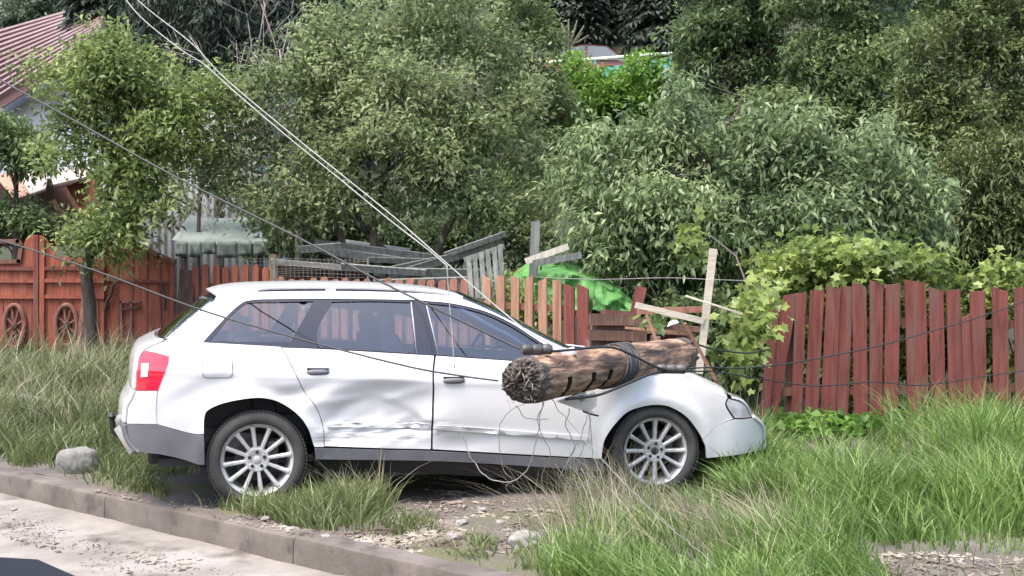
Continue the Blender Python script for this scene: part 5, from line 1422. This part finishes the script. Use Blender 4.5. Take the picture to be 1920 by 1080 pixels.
tree('walnut_tree', 'wide bluish-green tree with long drooping leaves between the two red fences', 'tree', (1370, 640, Z), b3, [[(1370, 690, Z), (1375, 600, Z), (1370, 500, Z), (1360, 420, Z), (1330, 330, Z)], [(1385, 680, Z), (1400, 560, Z), (1450, 450, Z), (1500, 370, Z)]], L_blue, m_bark2, 4700, 10, 0.10, 0.07, 7, droop=0.75, wid=0.36, lumps=7, fr=(0.2, 0.4), tone0=0.42, ragged=0.4, shell=0.5, twig=0.30, spread=0.14, up=0.3)
# trees behind
tree('maple_bush', 'bright yellow-green bush in the middle below the teal fence', 'bush', (1170, 420, 22), [bl(1070, 165, 22, 60, 45), bl(1140, 185, 22, 80, 55), bl(1220, 175, 22, 60, 60), bl(1090, 235, 22, 70, 50), bl(1180, 250, 22, 90, 55), bl(1240, 240, 22, 50, 60), bl(1060, 310, 22, 60, 60), bl(1160, 330, 22, 90, 60)], [[(1170, 420, 22), (1165, 300, 22), (1160, 220, 22)]], L_bush, m_bark2, 2300, 11, 0.10, 0.07, 11, tone0=0.5, ragged=0.4)
tree('olive_tree', 'tall narrow olive-green tree behind the right edge of the large fruit tree', 'tree', (980, 420, 20.5), [bl(960, 40, 20.5, 70, 60), bl(995, 110, 20.5, 60, 65), bl(985, 190, 20.5, 70, 65), bl(1010, 270, 20.5, 60, 60), bl(975, 340, 20.5, 60, 60), bl(1030, 200, 20.8, 40, 50)], [[(985, 430, 20.5), (985, 300, 20.5), (980, 150, 20.5)]], L_olive, m_bark2, 1700, 11, 0.085, 0.07, 12, tone0=0.42, up=0.9)
Z = 22
tree('hornbeam_tree', 'dark broad-leaved tree right of the bright bush on the slope', 'tree', (1340, 400, Z), [bl(1310, 40, Z, 80, 60), bl(1400, 30, Z, 90, 60), bl(1340, 110, Z, 90, 60), bl(1430, 110, Z, 90, 60), bl(1360, 190, Z - .4, 80, 50), bl(1300, 170, Z + .5, 50, 50), bl(1420, 240, Z - .3, 80, 50), bl(1320, -40, Z, 100, 60), bl(1440, -40, Z, 100, 60)], [[(1350, 420, Z), (1355, 260, Z), (1360, 100, Z)]], L_dark, m_bark2, 2600, 11, 0.10, 0.09, 13, tone0=0.40)
tree('hornbeam_tree', 'dark broad-leaved tree with paler shoots in the middle of the right-hand trees', 'tree', (1580, 400, Z - 1), [bl(1540, 40, Z - 1, 75, 65), bl(1620, 60, Z - 1, 90, 70), bl(1530, 130, Z - 1.2, 70, 55), bl(1620, 150, Z - 1.2, 95, 60), bl(1540, 210, Z - 1.5, 110, 55), bl(1650, 230, Z - 1.4, 85, 55), bl(1480, 250, Z - 1.2, 75, 45), bl(1570, 290, Z - 1.2, 100, 45), bl(1690, 310, Z - 1.2, 75, 55), bl(1580, -40, Z - 1, 120, 60)], [[(1585, 420, Z - 1), (1590, 280, Z - 1), (1590, 120, Z - 1)]], L_dark, m_bark2, 3000, 11, 0.10, 0.09, 14, tone0=0.48)
tree('cherry_tree', 'tall olive tree with pinkish shoots at the right edge of the picture', 'tree', (1800, 440, 19), [bl(1760, 90, 19, 75, 75), bl(1850, 70, 19, 85, 70), bl(1930, 90, 19, 70, 80), bl(1740, 180, 19, 70, 60), bl(1830, 170, 18.7, 95, 65), bl(1920, 190, 18.7, 80, 65), bl(1770, 260, 18.8, 80, 55), bl(1870, 270, 18.6, 90, 55), bl(1800, 330, 18.8, 70, 45), bl(1830, -20, 19, 130, 60)], [[(1800, 600, 19), (1795, 400, 19), (1800, 250, 19), (1820, 120, 19)]], L_olive, m_bark2, 3000, 11, 0.085, 0.085, 15, tone0=0.38)
tree('thuja', 'dense thuja with layered flat sprays on the right above the fence', 'conifer', (1850, 640, 17), [bl(1830, 330, 17, 50, 45), bl(1900, 320, 17, 60, 50), bl(1850, 390, 16.9, 60, 45), bl(1920, 390, 16.9, 50, 45), bl(1840, 450, 16.8, 55, 40), bl(1910, 460, 16.8, 60, 45), bl(1850, 500, 16.9, 50, 35)], [[(1860, 640, 17), (1860, 480, 17), (1865, 340, 17)]], L_thuja, m_bark2, 1900, 12, 0.10, 0.06, 16, wid=0.28, flat=0.9, up=-0.1, spread=0.08, twig=0.30, tone0=0.45, droop=0.3)
tree('gap_shade_conifer', 'added near-black narrow conifer standing in for the shaded gap left of the layered thuja', 'conifer', (1768, 640, 18.2), [bl(1768, 390, 18.2, 26, 40, 0.6), bl(1770, 460, 18.2, 30, 50, 0.6), bl(1768, 530, 18.2, 30, 40, 0.6)], [[(1768, 640, 18.2), (1768, 500, 18.2), (1768, 380, 18.2)]], L_spruce, m_bark2, 700, 12, 0.07, 0.04, 76, tone0=0.05, shell=0.2, lumps=4)  # added for the dark shade between two crowns, leaf tone near black
tree('lilac_bush', 'dark green bush at the left edge beside the house wall', 'bush', (40, 520, 18.3), [bl(10, 262, 18.3, 50, 32), bl(65, 282, 18.3, 45, 32), bl(30, 285, 18.3, 40, 20), bl(-30, 270, 18.3, 50, 45)], [[(30, 520, 18.3), (30, 400, 18.3), (30, 300, 18.3)]], L_dark, m_bark2, 800, 11, 0.09, 0.05, 17, tone0=0.5)
tree('garden_shrub', 'low dark shrub inside the garden shelter behind the gate', 'shrub', (20, 470, 18.2), [bl(15, 412, 18.4, 40, 20), bl(65, 418, 18.4, 45, 18), bl(-20, 425, 18.4, 50, 22)], [[(25, 470, 18.4), (25, 420, 18.4)]], L_dark, m_bark2, 380, 10, 0.08, 0.03, 18, tone0=0.45)
tree('ash_tree', 'pale green tree crown beyond the roof in the top left corner', 'tree', (40, 200, 38), [bl(70, 20, 38, 50, 35), bl(20, 50, 38, 40, 25), bl(100, 50, 38, 40, 30), bl(60, -30, 38, 60, 30)], [[(60, 200, 38), (60, 100, 38), (60, 30, 38)]], L_far, m_bark2, 700, 10, 0.16, 0.08, 19, tone0=0.9)
tree('shed_shrub', 'fine-leaved shrub between the small tree and the grey shed', 'shrub', (360, 560, 18.6), [bl(330, 310, 18.8, 60, 40), bl(400, 330, 18.8, 50, 40), bl(440, 290, 18.8, 45, 40), bl(300, 350, 18.8, 50, 40), bl(450, 380, 18.6, 40, 30)], [[(370, 560, 18.8), (372, 440, 18.8), (376, 340, 18.8)]], L_olive, m_bark, 420, 8, 0.06, 0.04, 20, tone0=0.45)
tree('garden_shrub', 'dark shrub behind the gap between the fences at the far end of the pole', 'shrub', (1400, 700, 14.9), [bl(1400, 600, 14.9, 50, 50), bl(1340, 620, 15.0, 50, 50), bl(1420, 670, 14.9, 40, 40), bl(1260, 600, 15.2, 45, 40)], [[(1390, 700, 15), (1390, 620, 15)]], L_dark, m_bark2, 700, 10, 0.10, 0.03, 21, tone0=0.45, droop=0.5)
tree('yellow_shrub', 'sunlit yellow-green shrub seen between the tan pickets', 'shrub', (990, 640, 15.6), [bl(960, 570, 15.4, 50, 40), bl(1010, 590, 15.4, 45, 35), bl(930, 600, 15.4, 40, 35)], [[(980, 660, 15.5), (980, 600, 15.5)]], L_vine, m_bark2, 260, 9, 0.07, 0.02, 22, tone0=0.6)

tree('shade_backdrop_hedge', 'added dark hedge standing in for the shade behind the plank heap under the large fruit tree', 'hedge', (750, 540, 20.2), [bl(500 + 62 * q, 455 - 12 * (q % 2), 20.2, 55, 50) for q in range(9)], [[(600, 540, 20.2), (600, 470, 20.2)], [(850, 540, 20.2), (850, 470, 20.2)]], L_dark, m_bark2, 1500, 11, 0.09, 0.04, 77, tone0=0.25, shell=0.35, lumps=6)  # added backdrop that darkens the pale ground seen below the fruit tree
# vine along the right fence
vb = [bl(1470, 520, 14.2, 35, 30), bl(1520, 500, 14.2, 45, 35), bl(1590, 500, 14.2, 50, 35), bl(1660, 505, 14.2, 50, 30), bl(1730, 505, 14.2, 45, 30), bl(1500, 580, 14.3, 60, 40), bl(1600, 590, 14.3, 70, 50), bl(1720, 600, 14.3, 80, 50), bl(1840, 600, 14.2, 70, 50), bl(1850, 535, 14.4, 60, 26), bl(1920, 560, 14.2, 50, 40), bl(1560, 680, 14.3, 90, 40), bl(1700, 690, 14.3, 90, 40), bl(1850, 690, 14.3, 90, 40), bl(1430, 620, 14.3, 30, 40)]
root = empty('grape_vine', unproj(1600, 780, 14.2), 0, 'yellow-green vine with large leaves climbing over the leaning red fence', 'vine')
o, pts = leaves('foliage', L_vine, root, vb, 1150, 8, 0.085, wid=0.95, lobed=True, lumps=5, droop=0.35, spread=0.13, twig=0.22, shell=0.3, seed=31, tone0=0.34, tone_var=0.35)
o.location = -root.location
mb = MB(); g = random.Random(3)
for k in range(14):
    x = 1460 + 36 * k; P = [unproj(x + g.uniform(-15, 15), 800 - q * 70, 14.2 + g.uniform(-.1, .15)) for q in range(5)]
    mb.tube([Vector(p) for p in catmull([tuple(p) for p in P], 4)], 0.009, 5)
part(mb, 'stems', m_bark, root, True)['kind'] = 'stuff'
vb = [bl(1290, 470, 14.6, 20, 40, 0.4), bl(1400, 620, 12.6, 25, 40), bl(1370, 640, 12.5, 22, 22), bl(1400, 580, 12.9, 25, 30), bl(1430, 560, 13.0, 20, 30), bl(1240, 600, 12.6, 18, 12), bl(1390, 690, 12.4, 20, 12)]
root = empty('grape_vine', unproj(1390, 720, 12.8), 0, 'few big pale vine leaves hanging beside the leaning white post', 'vine')
o, pts = leaves('foliage', L_vine, root, vb, 70, 6, 0.095, wid=0.95, lobed=True, lumps=1, droop=0.4, spread=0.10, twig=0.16, shell=0.1, seed=32, tone0=0.4, tone_var=0.35)
o.location = -root.location
mb = MB(); mb.tube([unproj(1395, 725, 12.6), unproj(1400, 640, 12.7), unproj(1410, 560, 13.0), unproj(1380, 480, 14.0), unproj(1330, 440, 14.5)], 0.01, 5); part(mb, 'stems', m_bark, root, True)

# spruces
def spruce(px, Z, rpx, label, seed, topm=10.0, tone0=0.3, n=1500):
    g = np.random.default_rng(seed)
    b = unproj(px, 400, Z); gx = gzf(b.x, b.y); b.z = gx
    Hh = topm; Rr = rpx / FPX * Z
    root = empty('spruce', b, 0, label, 'conifer', 'dark spruces behind the gardens')
    NB = n; hz = g.random(NB) ** 0.85; zz = gx + 0.8 + hz * (Hh - 0.8)
    az = g.random(NB) * 2 * math.pi; rmax = Rr * (1 - 0.85 * hz) * (0.75 + 0.35 * g.random(NB))
    per = 26; N = NB * per; bi = np.repeat(np.arange(NB), per); t = g.random(N) ** 0.6
    rad = rmax[bi] * t; zc = zz[bi] - 0.35 * rad * (0.6 + t) + 0.25 * rmax[bi] * np.maximum(0, t - 0.75)
    er = np.stack([np.cos(az), np.sin(az), 0 * az], 1)[bi]; et = np.stack([-np.sin(az), np.cos(az), 0 * az], 1)[bi]
    pos = np.stack([b.x + 0 * rad, b.y + 0 * rad, zc], 1) + er * rad[:, None] + et * (g.normal(size=N) * 0.12 * (0.4 + rad))[:, None]
    sgn = np.where(g.random(N) < 0.5, -1, 1)
    ax = unit(er * 0.7 + et * (sgn * 0.7)[:, None] + np.stack([0 * rad, 0 * rad, -0.55 - 0.5 * g.random(N)], 1))
    nr = unit(g.normal(size=(N, 3)) * 0.5 + np.array([0, 0, 1.0])); nr = unit(nr - ax * np.sum(nr * ax, 1, keepdims=True)); sd_ = np.cross(nr, ax)
    ln = 0.16 + 0.22 * g.random(N); wd = 0.045
    tip = pos + ax * ln[:, None]; mid = pos + ax * (ln * .4)[:, None]
    V = np.stack([pos, mid + sd_ * wd, tip, mid - sd_ * wd], 1).reshape(-1, 3)
    tone = np.repeat(np.clip(tone0 + 0.25 * g.normal(size=N), 0, 1), 4)
    o = mesh_fast('crown', V, np.arange(4 * N), np.arange(N) * 4, L_spruce, root, {'tone': tone}); o.location = -root.location
    mb = MB(); mb.tube([(b.x, b.y, gx - .2), (b.x, b.y, gx + Hh * .5), (b.x, b.y, gx + Hh * .97)], [0.20, 0.13, 0.03], 8)
    for k in range(0, NB, 7):
        e = Vector((math.cos(az[k]), math.sin(az[k]), 0)) * rmax[k] * .9; p = Vector((b.x, b.y, zz[k])); mb.tube([p, p + e * .5 - Vector((0, 0, .2 * rmax[k])), p + e - Vector((0, 0, .5 * rmax[k]))], [0.035, 0.02, 0.006], 4)
    part(mb, 'trunk', m_bark2, root, True)
for i, (px, Z, rp, hh, lb) in enumerate(((215, 29, 120, 11, 'dark spruce right behind the red roof'), (345, 27, 130, 10, 'dark spruce above the grey shed'), (470, 30, 130, 10.5, 'dark spruce behind the white wires at the top'), (590, 31, 120, 9.8, 'dark spruce behind the top left of the large fruit tree'), (300, 36, 150, 13, 'tall dark spruce furthest back on the left'), (1060, 52, 90, 12, 'dark spruce left of the red car on the slope'), (1150, 54, 90, 12, 'dark spruce straight behind the red car'), (1240, 50, 80, 11, 'dark spruce right of the red car'), (1180, 60, 110, 16, 'tallest dark spruce far behind the red car'))):
    spruce(px, Z, rp, lb, 50 + i, hh)
tree('larch', 'dark larch with hanging boughs above the grey shed', 'conifer', (410, 560, 20.0), [bl(330, 60, 20, 90, 50), bl(440, 40, 20, 90, 50), bl(400, 110, 20, 80, 40), bl(520, 90, 20, 70, 60), bl(300, -20, 20, 90, 50), bl(450, -40, 20, 120, 50), bl(360, 150, 20.2, 35, 20)], [[(412, 560, 20), (410, 380, 20), (415, 200, 20), (420, 40, 20)]], L_spruce, m_bark2, 1100, 14, 0.12, 0.08, 71, wid=0.22, droop=0.9, up=-0.2, tone0=0.5, twig=0.35, spread=0.12)
# small pine with pale candles
b = unproj(1066, 120, 41); b.z = gzf(b.x, b.y)
root = empty('young_pine', b, 0, 'young pine with pale upright shoots left of the red car', 'conifer')
mb = MB(); t0 = unproj(1066, 75, 41)
mb.tube([b, t0], [0.08, 0.04], 6); part(mb, 'trunk', m_bark, root)
mb = MB()
for k, (px, py) in enumerate(((1066, 36), (1052, 42), (1082, 38), (1038, 52), (1095, 48), (1026, 58), (1090, 62), (1104, 66), (1046, 68))):
    e = unproj(px, py, 41); s_ = t0 + Vector((0, 0, -0.25 + 0.1 * (k % 2))); mb.tube([s_, s_.lerp(e, .5) - Vector((0, 0, .05)), e], [0.03, 0.04, 0.02], 7)
part(mb, 'shoots', mat('pale_pine_shoot', (0.06, 0.065, 0.04), (0.11, 0.11, 0.07), 20, 0.9, 0.8), root, True)['kind'] = 'stuff'

# bare dead branches above the shed
mb = MB(); g = random.Random(9)
def bare(p, d, L, r, depth):
    e = p + d * L; m_ = p.lerp(e, .5) + Vector((g.uniform(-1, 1), g.uniform(-1, 1), g.uniform(-1, 1))) * L * .08
    mb.tube([p, m_, e], [r, r * .75, r * .45], 5)
    if depth:
        for _ in range(3):
            q = p.lerp(e, g.uniform(.35, 1)); d2 = (d + Vector((g.uniform(-.9, .9), g.uniform(-.4, .4), g.uniform(-.7, .7)))).normalized()
            bare(q, d2, L * g.uniform(.45, .7), r * .55, depth - 1)
p0 = unproj(560, 420, 18.4); 
for (tx, ty, Z) in ((380, 120, 18.6), (460, 60, 18.8), (520, 20, 18.6), (420, 260, 18.2), (350, 330, 18), (540, 130, 18.2), (330, 250, 18.4)):
    s_ = unproj(530 + g.uniform(-15, 15), 330 + g.uniform(-40, 60), 18.4); e = unproj(tx, ty, Z); bare(s_, (e - s_).normalized(), (e - s_).length * .8, 0.022, 3)
p1 = p0.copy(); p1.z = gzf(p0.x, p0.y); mb.tube([p1, p0, unproj(530, 320, 18.4)], [0.06, 0.045, 0.03], 7)
tag(mb.build('dead_tree', mat('grey_dead_twigs', (0.15, 0.125, 0.11), (0.25, 0.22, 0.20), 10, 0.9), smooth=True), 'leafless grey tree with fine twigs in front of the dark spruces', 'tree')

# far wood closing the view
wb = []
g = random.Random(4)
for i in range(46):
    px = -200 + i * 52; Z = g.uniform(58, 66)
    for q in range(3): wb.append(bl(px + g.uniform(-30, 30), 150 - q * 110 + g.uniform(-25, 25), Z, 70, 75))
wb = [w_ for w_ in wb if not (640 < 960 + w_[0][0] / w_[0][1] * FPX < 760 and (H - w_[0][2]) / w_[0][1] * FPX + HOR < 60) and not (960 + w_[0][0] / w_[0][1] * FPX < 60 and (H - w_[0][2]) / w_[0][1] * FPX + HOR < 90)]
o, _ = leaves('wood', L_far, None, wb, 9000, 10, 0.42, wid=0.6, spread=0.5, twig=0.9, seed=41, tone0=0.3, shell=0.4, lumps=1)
tag(o, kind='stuff')
tag(o, 'dark far wood on the hillside behind everything', 'wood')

# ------------------------------------------------------------------ grass
def blade_mesh(name, m, X, Y, Hh, lean, width, tone, label, g, bend=0.75, cat='grass'):
    n = len(X); Zg = gz(X, Y) + 0.0
    az = g.random(n) * 2 * math.pi
    out = np.stack([np.cos(az), np.sin(az)], 1) * (bend * (0.25 + g.random(n)))[:, None] + lean
    yaw = g.random(n) * math.pi; sx = np.stack([np.cos(yaw), np.sin(yaw) * 0.5, np.zeros(n)], 1)
    segs = 4; V = []
    for k in range(segs + 1):
        t = k / segs
        off = out * (Hh * t ** 1.9)[:, None]
        zz = Hh * (t - 0.22 * t ** 3 * np.linalg.norm(out, axis=1))
        c = np.stack([X + off[:, 0], Y + off[:, 1], Zg - 0.015 + zz], 1)
        w = width * (1 - t ** 1.6) * (0.7 + 0.3 * (t > 0)) + 0.0004
        if k < segs: V += [c - sx * w[:, None] / 2, c + sx * w[:, None] / 2]
        else: V += [c]
    V = np.stack(V, 1); nv = V.shape[1]
    i = np.arange(n)[:, None] * nv
    quads = []
    for k in range(segs - 1): quads += [i + 2 * k, i + 2 * k + 1, i + 2 * k + 3, i + 2 * k + 2]
    tri = [i + 2 * segs - 2, i + 2 * segs - 1, i + 2 * segs]
    loops = np.concatenate([np.concatenate(quads, 1), np.concatenate(tri, 1)], 1)
    per = 4 * (segs - 1) + 3
    st = (np.arange(n)[:, None] * per + np.array([4 * k for k in range(segs - 1)] + [4 * (segs - 1)])[None]).ravel()
    o = mesh_fast(name, V.reshape(-1, 3), loops.ravel(), st, m, None, {'tone': np.repeat(np.clip(tone, 0, 1), nv)})
    return tag(o, label, cat, kind='stuff')
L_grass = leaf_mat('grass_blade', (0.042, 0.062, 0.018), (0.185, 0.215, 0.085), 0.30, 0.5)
L_dry = leaf_mat('dry_grass_blade', (0.17, 0.155, 0.09), (0.36, 0.32, 0.22), 0.25, 0.6)
L_lush = leaf_mat('lush_grass_blade', (0.038, 0.078, 0.014), (0.19, 0.28, 0.07), 0.34, 0.45)

CARP = [(CO[0] + _a[0] * x + _n[0] * y, CO[1] + _a[1] * x + _n[1] * y) for x, y in ((-0.55, -0.72), (2.95, -0.72), (2.95, 0.72), (-0.55, 0.72))]
def ellipse(g, px, py, rx, ry, n, clump=True):
    a = g.random(n) * 2 * math.pi; r = np.sqrt(g.random(n))
    x = px + rx * r * np.cos(a); y = py + ry * r * np.sin(a)
    y = np.maximum(y, 620)
    X, Y = on_ground(x, y)
    if clump:
        m_ = max(4, n // 28); k = g.integers(0, m_, n); cx = X[g.integers(0, n, m_)]; cy = Y[g.integers(0, n, m_)]
        mix = g.random(n) < 0.65
        X = np.where(mix, cx[k] + g.normal(size=n) * 0.045, X); Y = np.where(mix, cy[k] + g.normal(size=n) * 0.045, Y)
    return X, Y
def ok_ground(X, Y, edge=0.20):
    s = (X - K0[0]) * KN[0] + (Y - K0[1]) * KN[1]
    k = s > edge
    k &= ~inside(CARP, np.stack([X, Y], 1))
    return k
def patch(name, label, m, specs, seed, **kw):
    g = np.random.default_rng(seed); A = []
    for (px, py, rx, ry, n, h0, h1, lx, ly, w, t0) in specs:
        X, Y = ellipse(g, px, py, rx, ry, n); k = ok_ground(X, Y); X = X[k]; Y = Y[k]; n_ = len(X)
        bare = np.sin(X * 1.9 + 0.7 * Y + 1) * np.sin(1.3 * Y - 2.2 * X) + 0.5 * np.sin(5.1 * X - 2 * Y) * np.sin(4.3 * Y + X)
        sel = g.random(len(X)) < np.where(bare > 0.62, 0.10, np.where(bare < -0.3, 0.62, 0.44)); X = X[sel]; Y = Y[sel]; n_ = len(X)
        hv = 1 + 0.35 * np.sin(X * 3.1 + 2 * Y) * np.sin(2.3 * Y - 1.7 * X)
        A.append((X, Y, hv * (h0 + (h1 - h0) * g.random(n_) ** 1.3), np.tile([lx, ly], (n_, 1)) + 0.12 * g.normal(size=(n_, 2)) + 0.38 * np.stack([np.sin(X * 6.3 + 3 * Y) * np.sin(4.1 * Y + X), 0.6 * np.sin(5 * X - 6 * Y)], 1), w * 2.0 * (0.5 + 0.8 * g.random(n_)), t0 + 0.18 * np.sin(X * 4 + Y * 3) * np.sin(Y * 5 - 2 * X) + 0.22 * g.normal(size=n_)))
    X, Y, h, l, w, t = [np.concatenate([a[i] for a in A]) for i in range(6)]
    return blade_mesh(name, m, X, Y, h, l, w, t, label, g, **kw)
# px, py, rx, ry, n, hmin, hmax, lean x, lean y, width, tone
patch('grass', 'tall mixed grass along the verge left of the car', L_grass, [
    (100, 790, 190, 90, 15000, 0.12, 0.42, 0.12, -0.1, 0.0075, 0.35), (60, 700, 200, 50, 6000, 0.12, 0.40, 0.1, 0, 0.008, 0.45), (230, 760, 90, 70, 5000, 0.15, 0.45, 0.15, -0.1, 0.0075, 0.35),
    (200, 855, 120, 40, 4500, 0.06, 0.2, 0.1, -0.1, 0.006, 0.35), (320, 880, 130, 45, 7000, 0.05, 0.2, 0.0, -0.15, 0.006, 0.38), (420, 930, 130, 26, 3600, 0.04, 0.15, 0.0, -0.1, 0.006, 0.4)], 61)
patch('grass', 'low grass around the rear wheel and behind the kerb', L_grass, [
    (590, 960, 120, 36, 7000, 0.05, 0.22, 0.05, -0.1, 0.0065, 0.55), (660, 940, 75, 40, 5200, 0.10, 0.30, 0.02, -0.1, 0.0065, 0.6), (500, 955, 80, 20, 2200, 0.05, 0.16, 0, -0.1, 0.006, 0.45), (890, 1030, 45, 20, 700, 0.04, 0.13, 0, 0, 0.006, 0.65), (770, 985, 60, 20, 700, 0.03, 0.12, 0, 0, 0.005, 0.4), (1030, 1040, 70, 30, 1500, 0.04, 0.14, 0, 0, 0.006, 0.6), (820, 1040, 90, 22, 500, 0.03, 0.1, 0, 0, 0.005, 0.4)], 62)
patch('grass', 'tall feathery grass clump leaning left in the foreground', L_lush, [
    (1330, 1080, 310, 70, 15000, 0.08, 0.27, -0.28, -0.05, 0.0065, 0.45), (1200, 1015, 120, 40, 3200, 0.08, 0.24, -0.30, 0, 0.006, 0.5), (1150, 940, 70, 36, 900, 0.06, 0.2, -0.2, 0, 0.005, 0.45), (1450, 1020, 120, 36, 3600, 0.08, 0.26, -0.2, 0, 0.006, 0.45), (1330, 960, 170, 35, 2600, 0.05, 0.2, -0.1, 0, 0.005, 0.45), (1150, 1100, 120, 40, 2600, 0.05, 0.2, -0.1, 0, 0.006, 0.5)], 63)
patch('grass', 'lush tall bright green grass in front of the red fence', L_lush, [
    (1750, 950, 165, 60, 15000, 0.18, 0.50, -0.05, -0.05, 0.0085, 0.5), (1885, 880, 95, 55, 7500, 0.25, 0.64, 0.05, -0.1, 0.009, 0.5), (1440, 910, 100, 40, 6000, 0.12, 0.32, -0.12, -0.1, 0.0075, 0.55), (1385, 895, 50, 22, 2600, 0.22, 0.50, -0.08, 0, 0.008, 0.65), (1560, 900, 110, 40, 4500, 0.06, 0.20, -0.1, -0.05, 0.0075, 0.4), (1620, 980, 140, 40, 4500, 0.12, 0.35, -0.1, -0.1, 0.007, 0.4), (1800, 1010, 160, 30, 3500, 0.08, 0.25, 0, 0, 0.0065, 0.4)], 64)
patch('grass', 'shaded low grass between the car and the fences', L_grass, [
    (1550, 800, 170, 40, 3500, 0.04, 0.16, 0, -0.1, 0.009, 0.3), (1400, 760, 120, 50, 3000, 0.05, 0.18, 0, 0, 0.009, 0.35), (1250, 720, 200, 40, 3000, 0.05, 0.18, 0, 0, 0.009, 0.35), (500, 720, 300, 60, 7000, 0.08, 0.3, 0, 0, 0.009, 0.35), (900, 740, 300, 50, 6000, 0.08, 0.3, 0, 0, 0.009, 0.35), (1850, 795, 130, 30, 3000, 0.10, 0.35, 0, 0, 0.009, 0.4)], 65)
patch('dry_grass', 'pale dry seed stalks standing above the grass', L_dry, [
    (110, 740, 200, 90, 2600, 0.3, 0.62, 0.2, -0.1, 0.0045, 0.45), (1250, 1020, 270, 60, 2000, 0.22, 0.50, -0.5, 0.05, 0.0035, 0.5), (660, 945, 60, 30, 240, 0.25, 0.5, 0, 0, 0.0035, 0.5), (1760, 920, 200, 60, 1500, 0.25, 0.52, -0.1, 0, 0.004, 0.4), (1150, 950, 100, 40, 600, 0.15, 0.4, -0.35, 0, 0.003, 0.5), (1360, 960, 180, 40, 700, 0.05, 0.25, -0.2, 0, 0.004, 0.4), (1390, 860, 60, 30, 160, 0.3, 0.55, -0.25, 0, 0.0035, 0.5), (250, 720, 80, 50, 400, 0.3, 0.5, 0.3, 0, 0.004, 0.4)], 66)
# sparse grass over the remaining verge
g = np.random.default_rng(70)
n = 42000; r_ = g.uniform(-16, 12, n); s_ = g.uniform(0.25, 16, n); X = K0[0] + KD[0] * r_ + KN[0] * s_; Y = K0[1] + KD[1] * r_ + KN[1] * s_
k = ok_ground(X, Y) & (Y > 3)
DIRT = on_ground(np.array([740, 760, 700, 830, 960, 1120, 1150, 1080]), np.array([880, 960, 1010, 1040, 1050, 1010, 930, 900]))
k &= ~inside(list(zip(*DIRT)), np.stack([X, Y], 1)); X = X[k]; Y = Y[k]
blade_mesh('grass', L_grass, X, Y, 0.04 + 0.16 * g.random(len(X)), 0.1 * g.normal(size=(len(X), 2)), 0.007 * (0.6 + 0.6 * g.random(len(X))), 0.4 + 0.2 * g.normal(size=len(X)), 'short sparse grass over the rest of the verge', g)
# broad weeds at the foot of the red fence
o, _ = leaves('weeds', L_bush, None, [(((unproj(px, 0, 13.1).x), 12.9 + dz_, gzf(unproj(px, 0, 13.1).x, 13.1) + 0.05), (0.28, 0.25, 0.06)) for px, dz_ in ((1460, 0), (1500, -.2), (1545, 0), (1590, -.3), (1630, 0), (1660, -.3), (1520, -.5), (1440, -.4))], 220, 8, 0.10, wid=0.6, droop=0.3, spread=0.08, twig=0.09, shell=0.3, seed=44, tone0=0.35, lumps=1)
tag(o, 'broad-leaved weeds at the foot of the leaning red fence', 'weeds', kind='stuff')
# litter: crumbs of earth, bark and straw on the road, kerb and dirt patch
g = np.random.default_rng(81); V = []; F = []
def crumbs(px, py, rx, ry, n, s0, s1):
    a = g.random(n) * 2 * math.pi; r = np.sqrt(g.random(n)); x = px + rx * r * np.cos(a); y = py + ry * r * np.sin(a)
    X, Y = on_ground(x, y)
    s = (X - K0[0]) * KN[0] + (Y - K0[1]) * KN[1]
    for i in range(n):
        if s[i] < -0.02:
            t = (H + 0.147) / ((y[i] - HOR) / FPX); X[i] = (x[i] - 960) / FPX * t; Y[i] = t
            if (X[i] - K0[0]) * KN[0] + (Y[i] - K0[1]) * KN[1] > -0.03: continue
            z = -0.146
        elif s[i] < 0.17: z = 0.026 if s[i] > 0.02 else None
        else: z = float(gz(X[i], Y[i])) + 0.004
        if z is None: continue
        k = (s0 + (s1 - s0) * g.random() ** 3)
        b_ = len(V); e = g.normal(size=(6, 3)) * 0.15 + np.array([[1, 0, 0], [-1, 0, 0], [0, .7, 0], [0, -.7, 0], [0, 0, .55], [0, 0, -.3]])
        th = g.random() * 6.28; c_, s_ = math.cos(th), math.sin(th); st = 1 + 1.5 * (g.random() < 0.3)
        for q in e: V.append((X[i] + k * (q[0] * c_ * st - q[1] * s_), Y[i] + k * (q[0] * s_ * st + q[1] * c_), z + k * q[2]))
        F.extend([(b_ + a_, b_ + c__, b_ + d_) for a_, c__, d_ in ((0, 2, 4), (2, 1, 4), (1, 3, 4), (3, 0, 4), (2, 0, 5), (1, 2, 5), (3, 1, 5), (0, 3, 5))])
crumbs(250, 985, 260, 60, 1500, 0.003, 0.014); crumbs(130, 955, 140, 26, 900, 0.004, 0.020); crumbs(330, 1000, 120, 22, 700, 0.004, 0.020); crumbs(60, 985, 70, 40, 300, 0.003, 0.012); crumbs(300, 1060, 160, 20, 300, 0.003, 0.012); crumbs(480, 1050, 230, 30, 600, 0.004, 0.016)
crumbs(900, 980, 190, 60, 1500, 0.004, 0.022); crumbs(760, 1005, 110, 35, 900, 0.006, 0.03); crumbs(1750, 1060, 180, 25, 700, 0.004, 0.02); crumbs(560, 985, 150, 30, 700, 0.004, 0.016); crumbs(900, 920, 160, 25, 500, 0.004, 0.014)
o = mesh_np('debris', V, F, mat('earth_crumbs', (0.075, 0.055, 0.04), (0.28, 0.24, 0.20), 2.5, 0.95, ramp=(0.40, 0.62)), None, False)
tag(o, 'crumbs of earth, bark and gravel scattered over road, kerb and dirt', 'debris', kind='stuff')
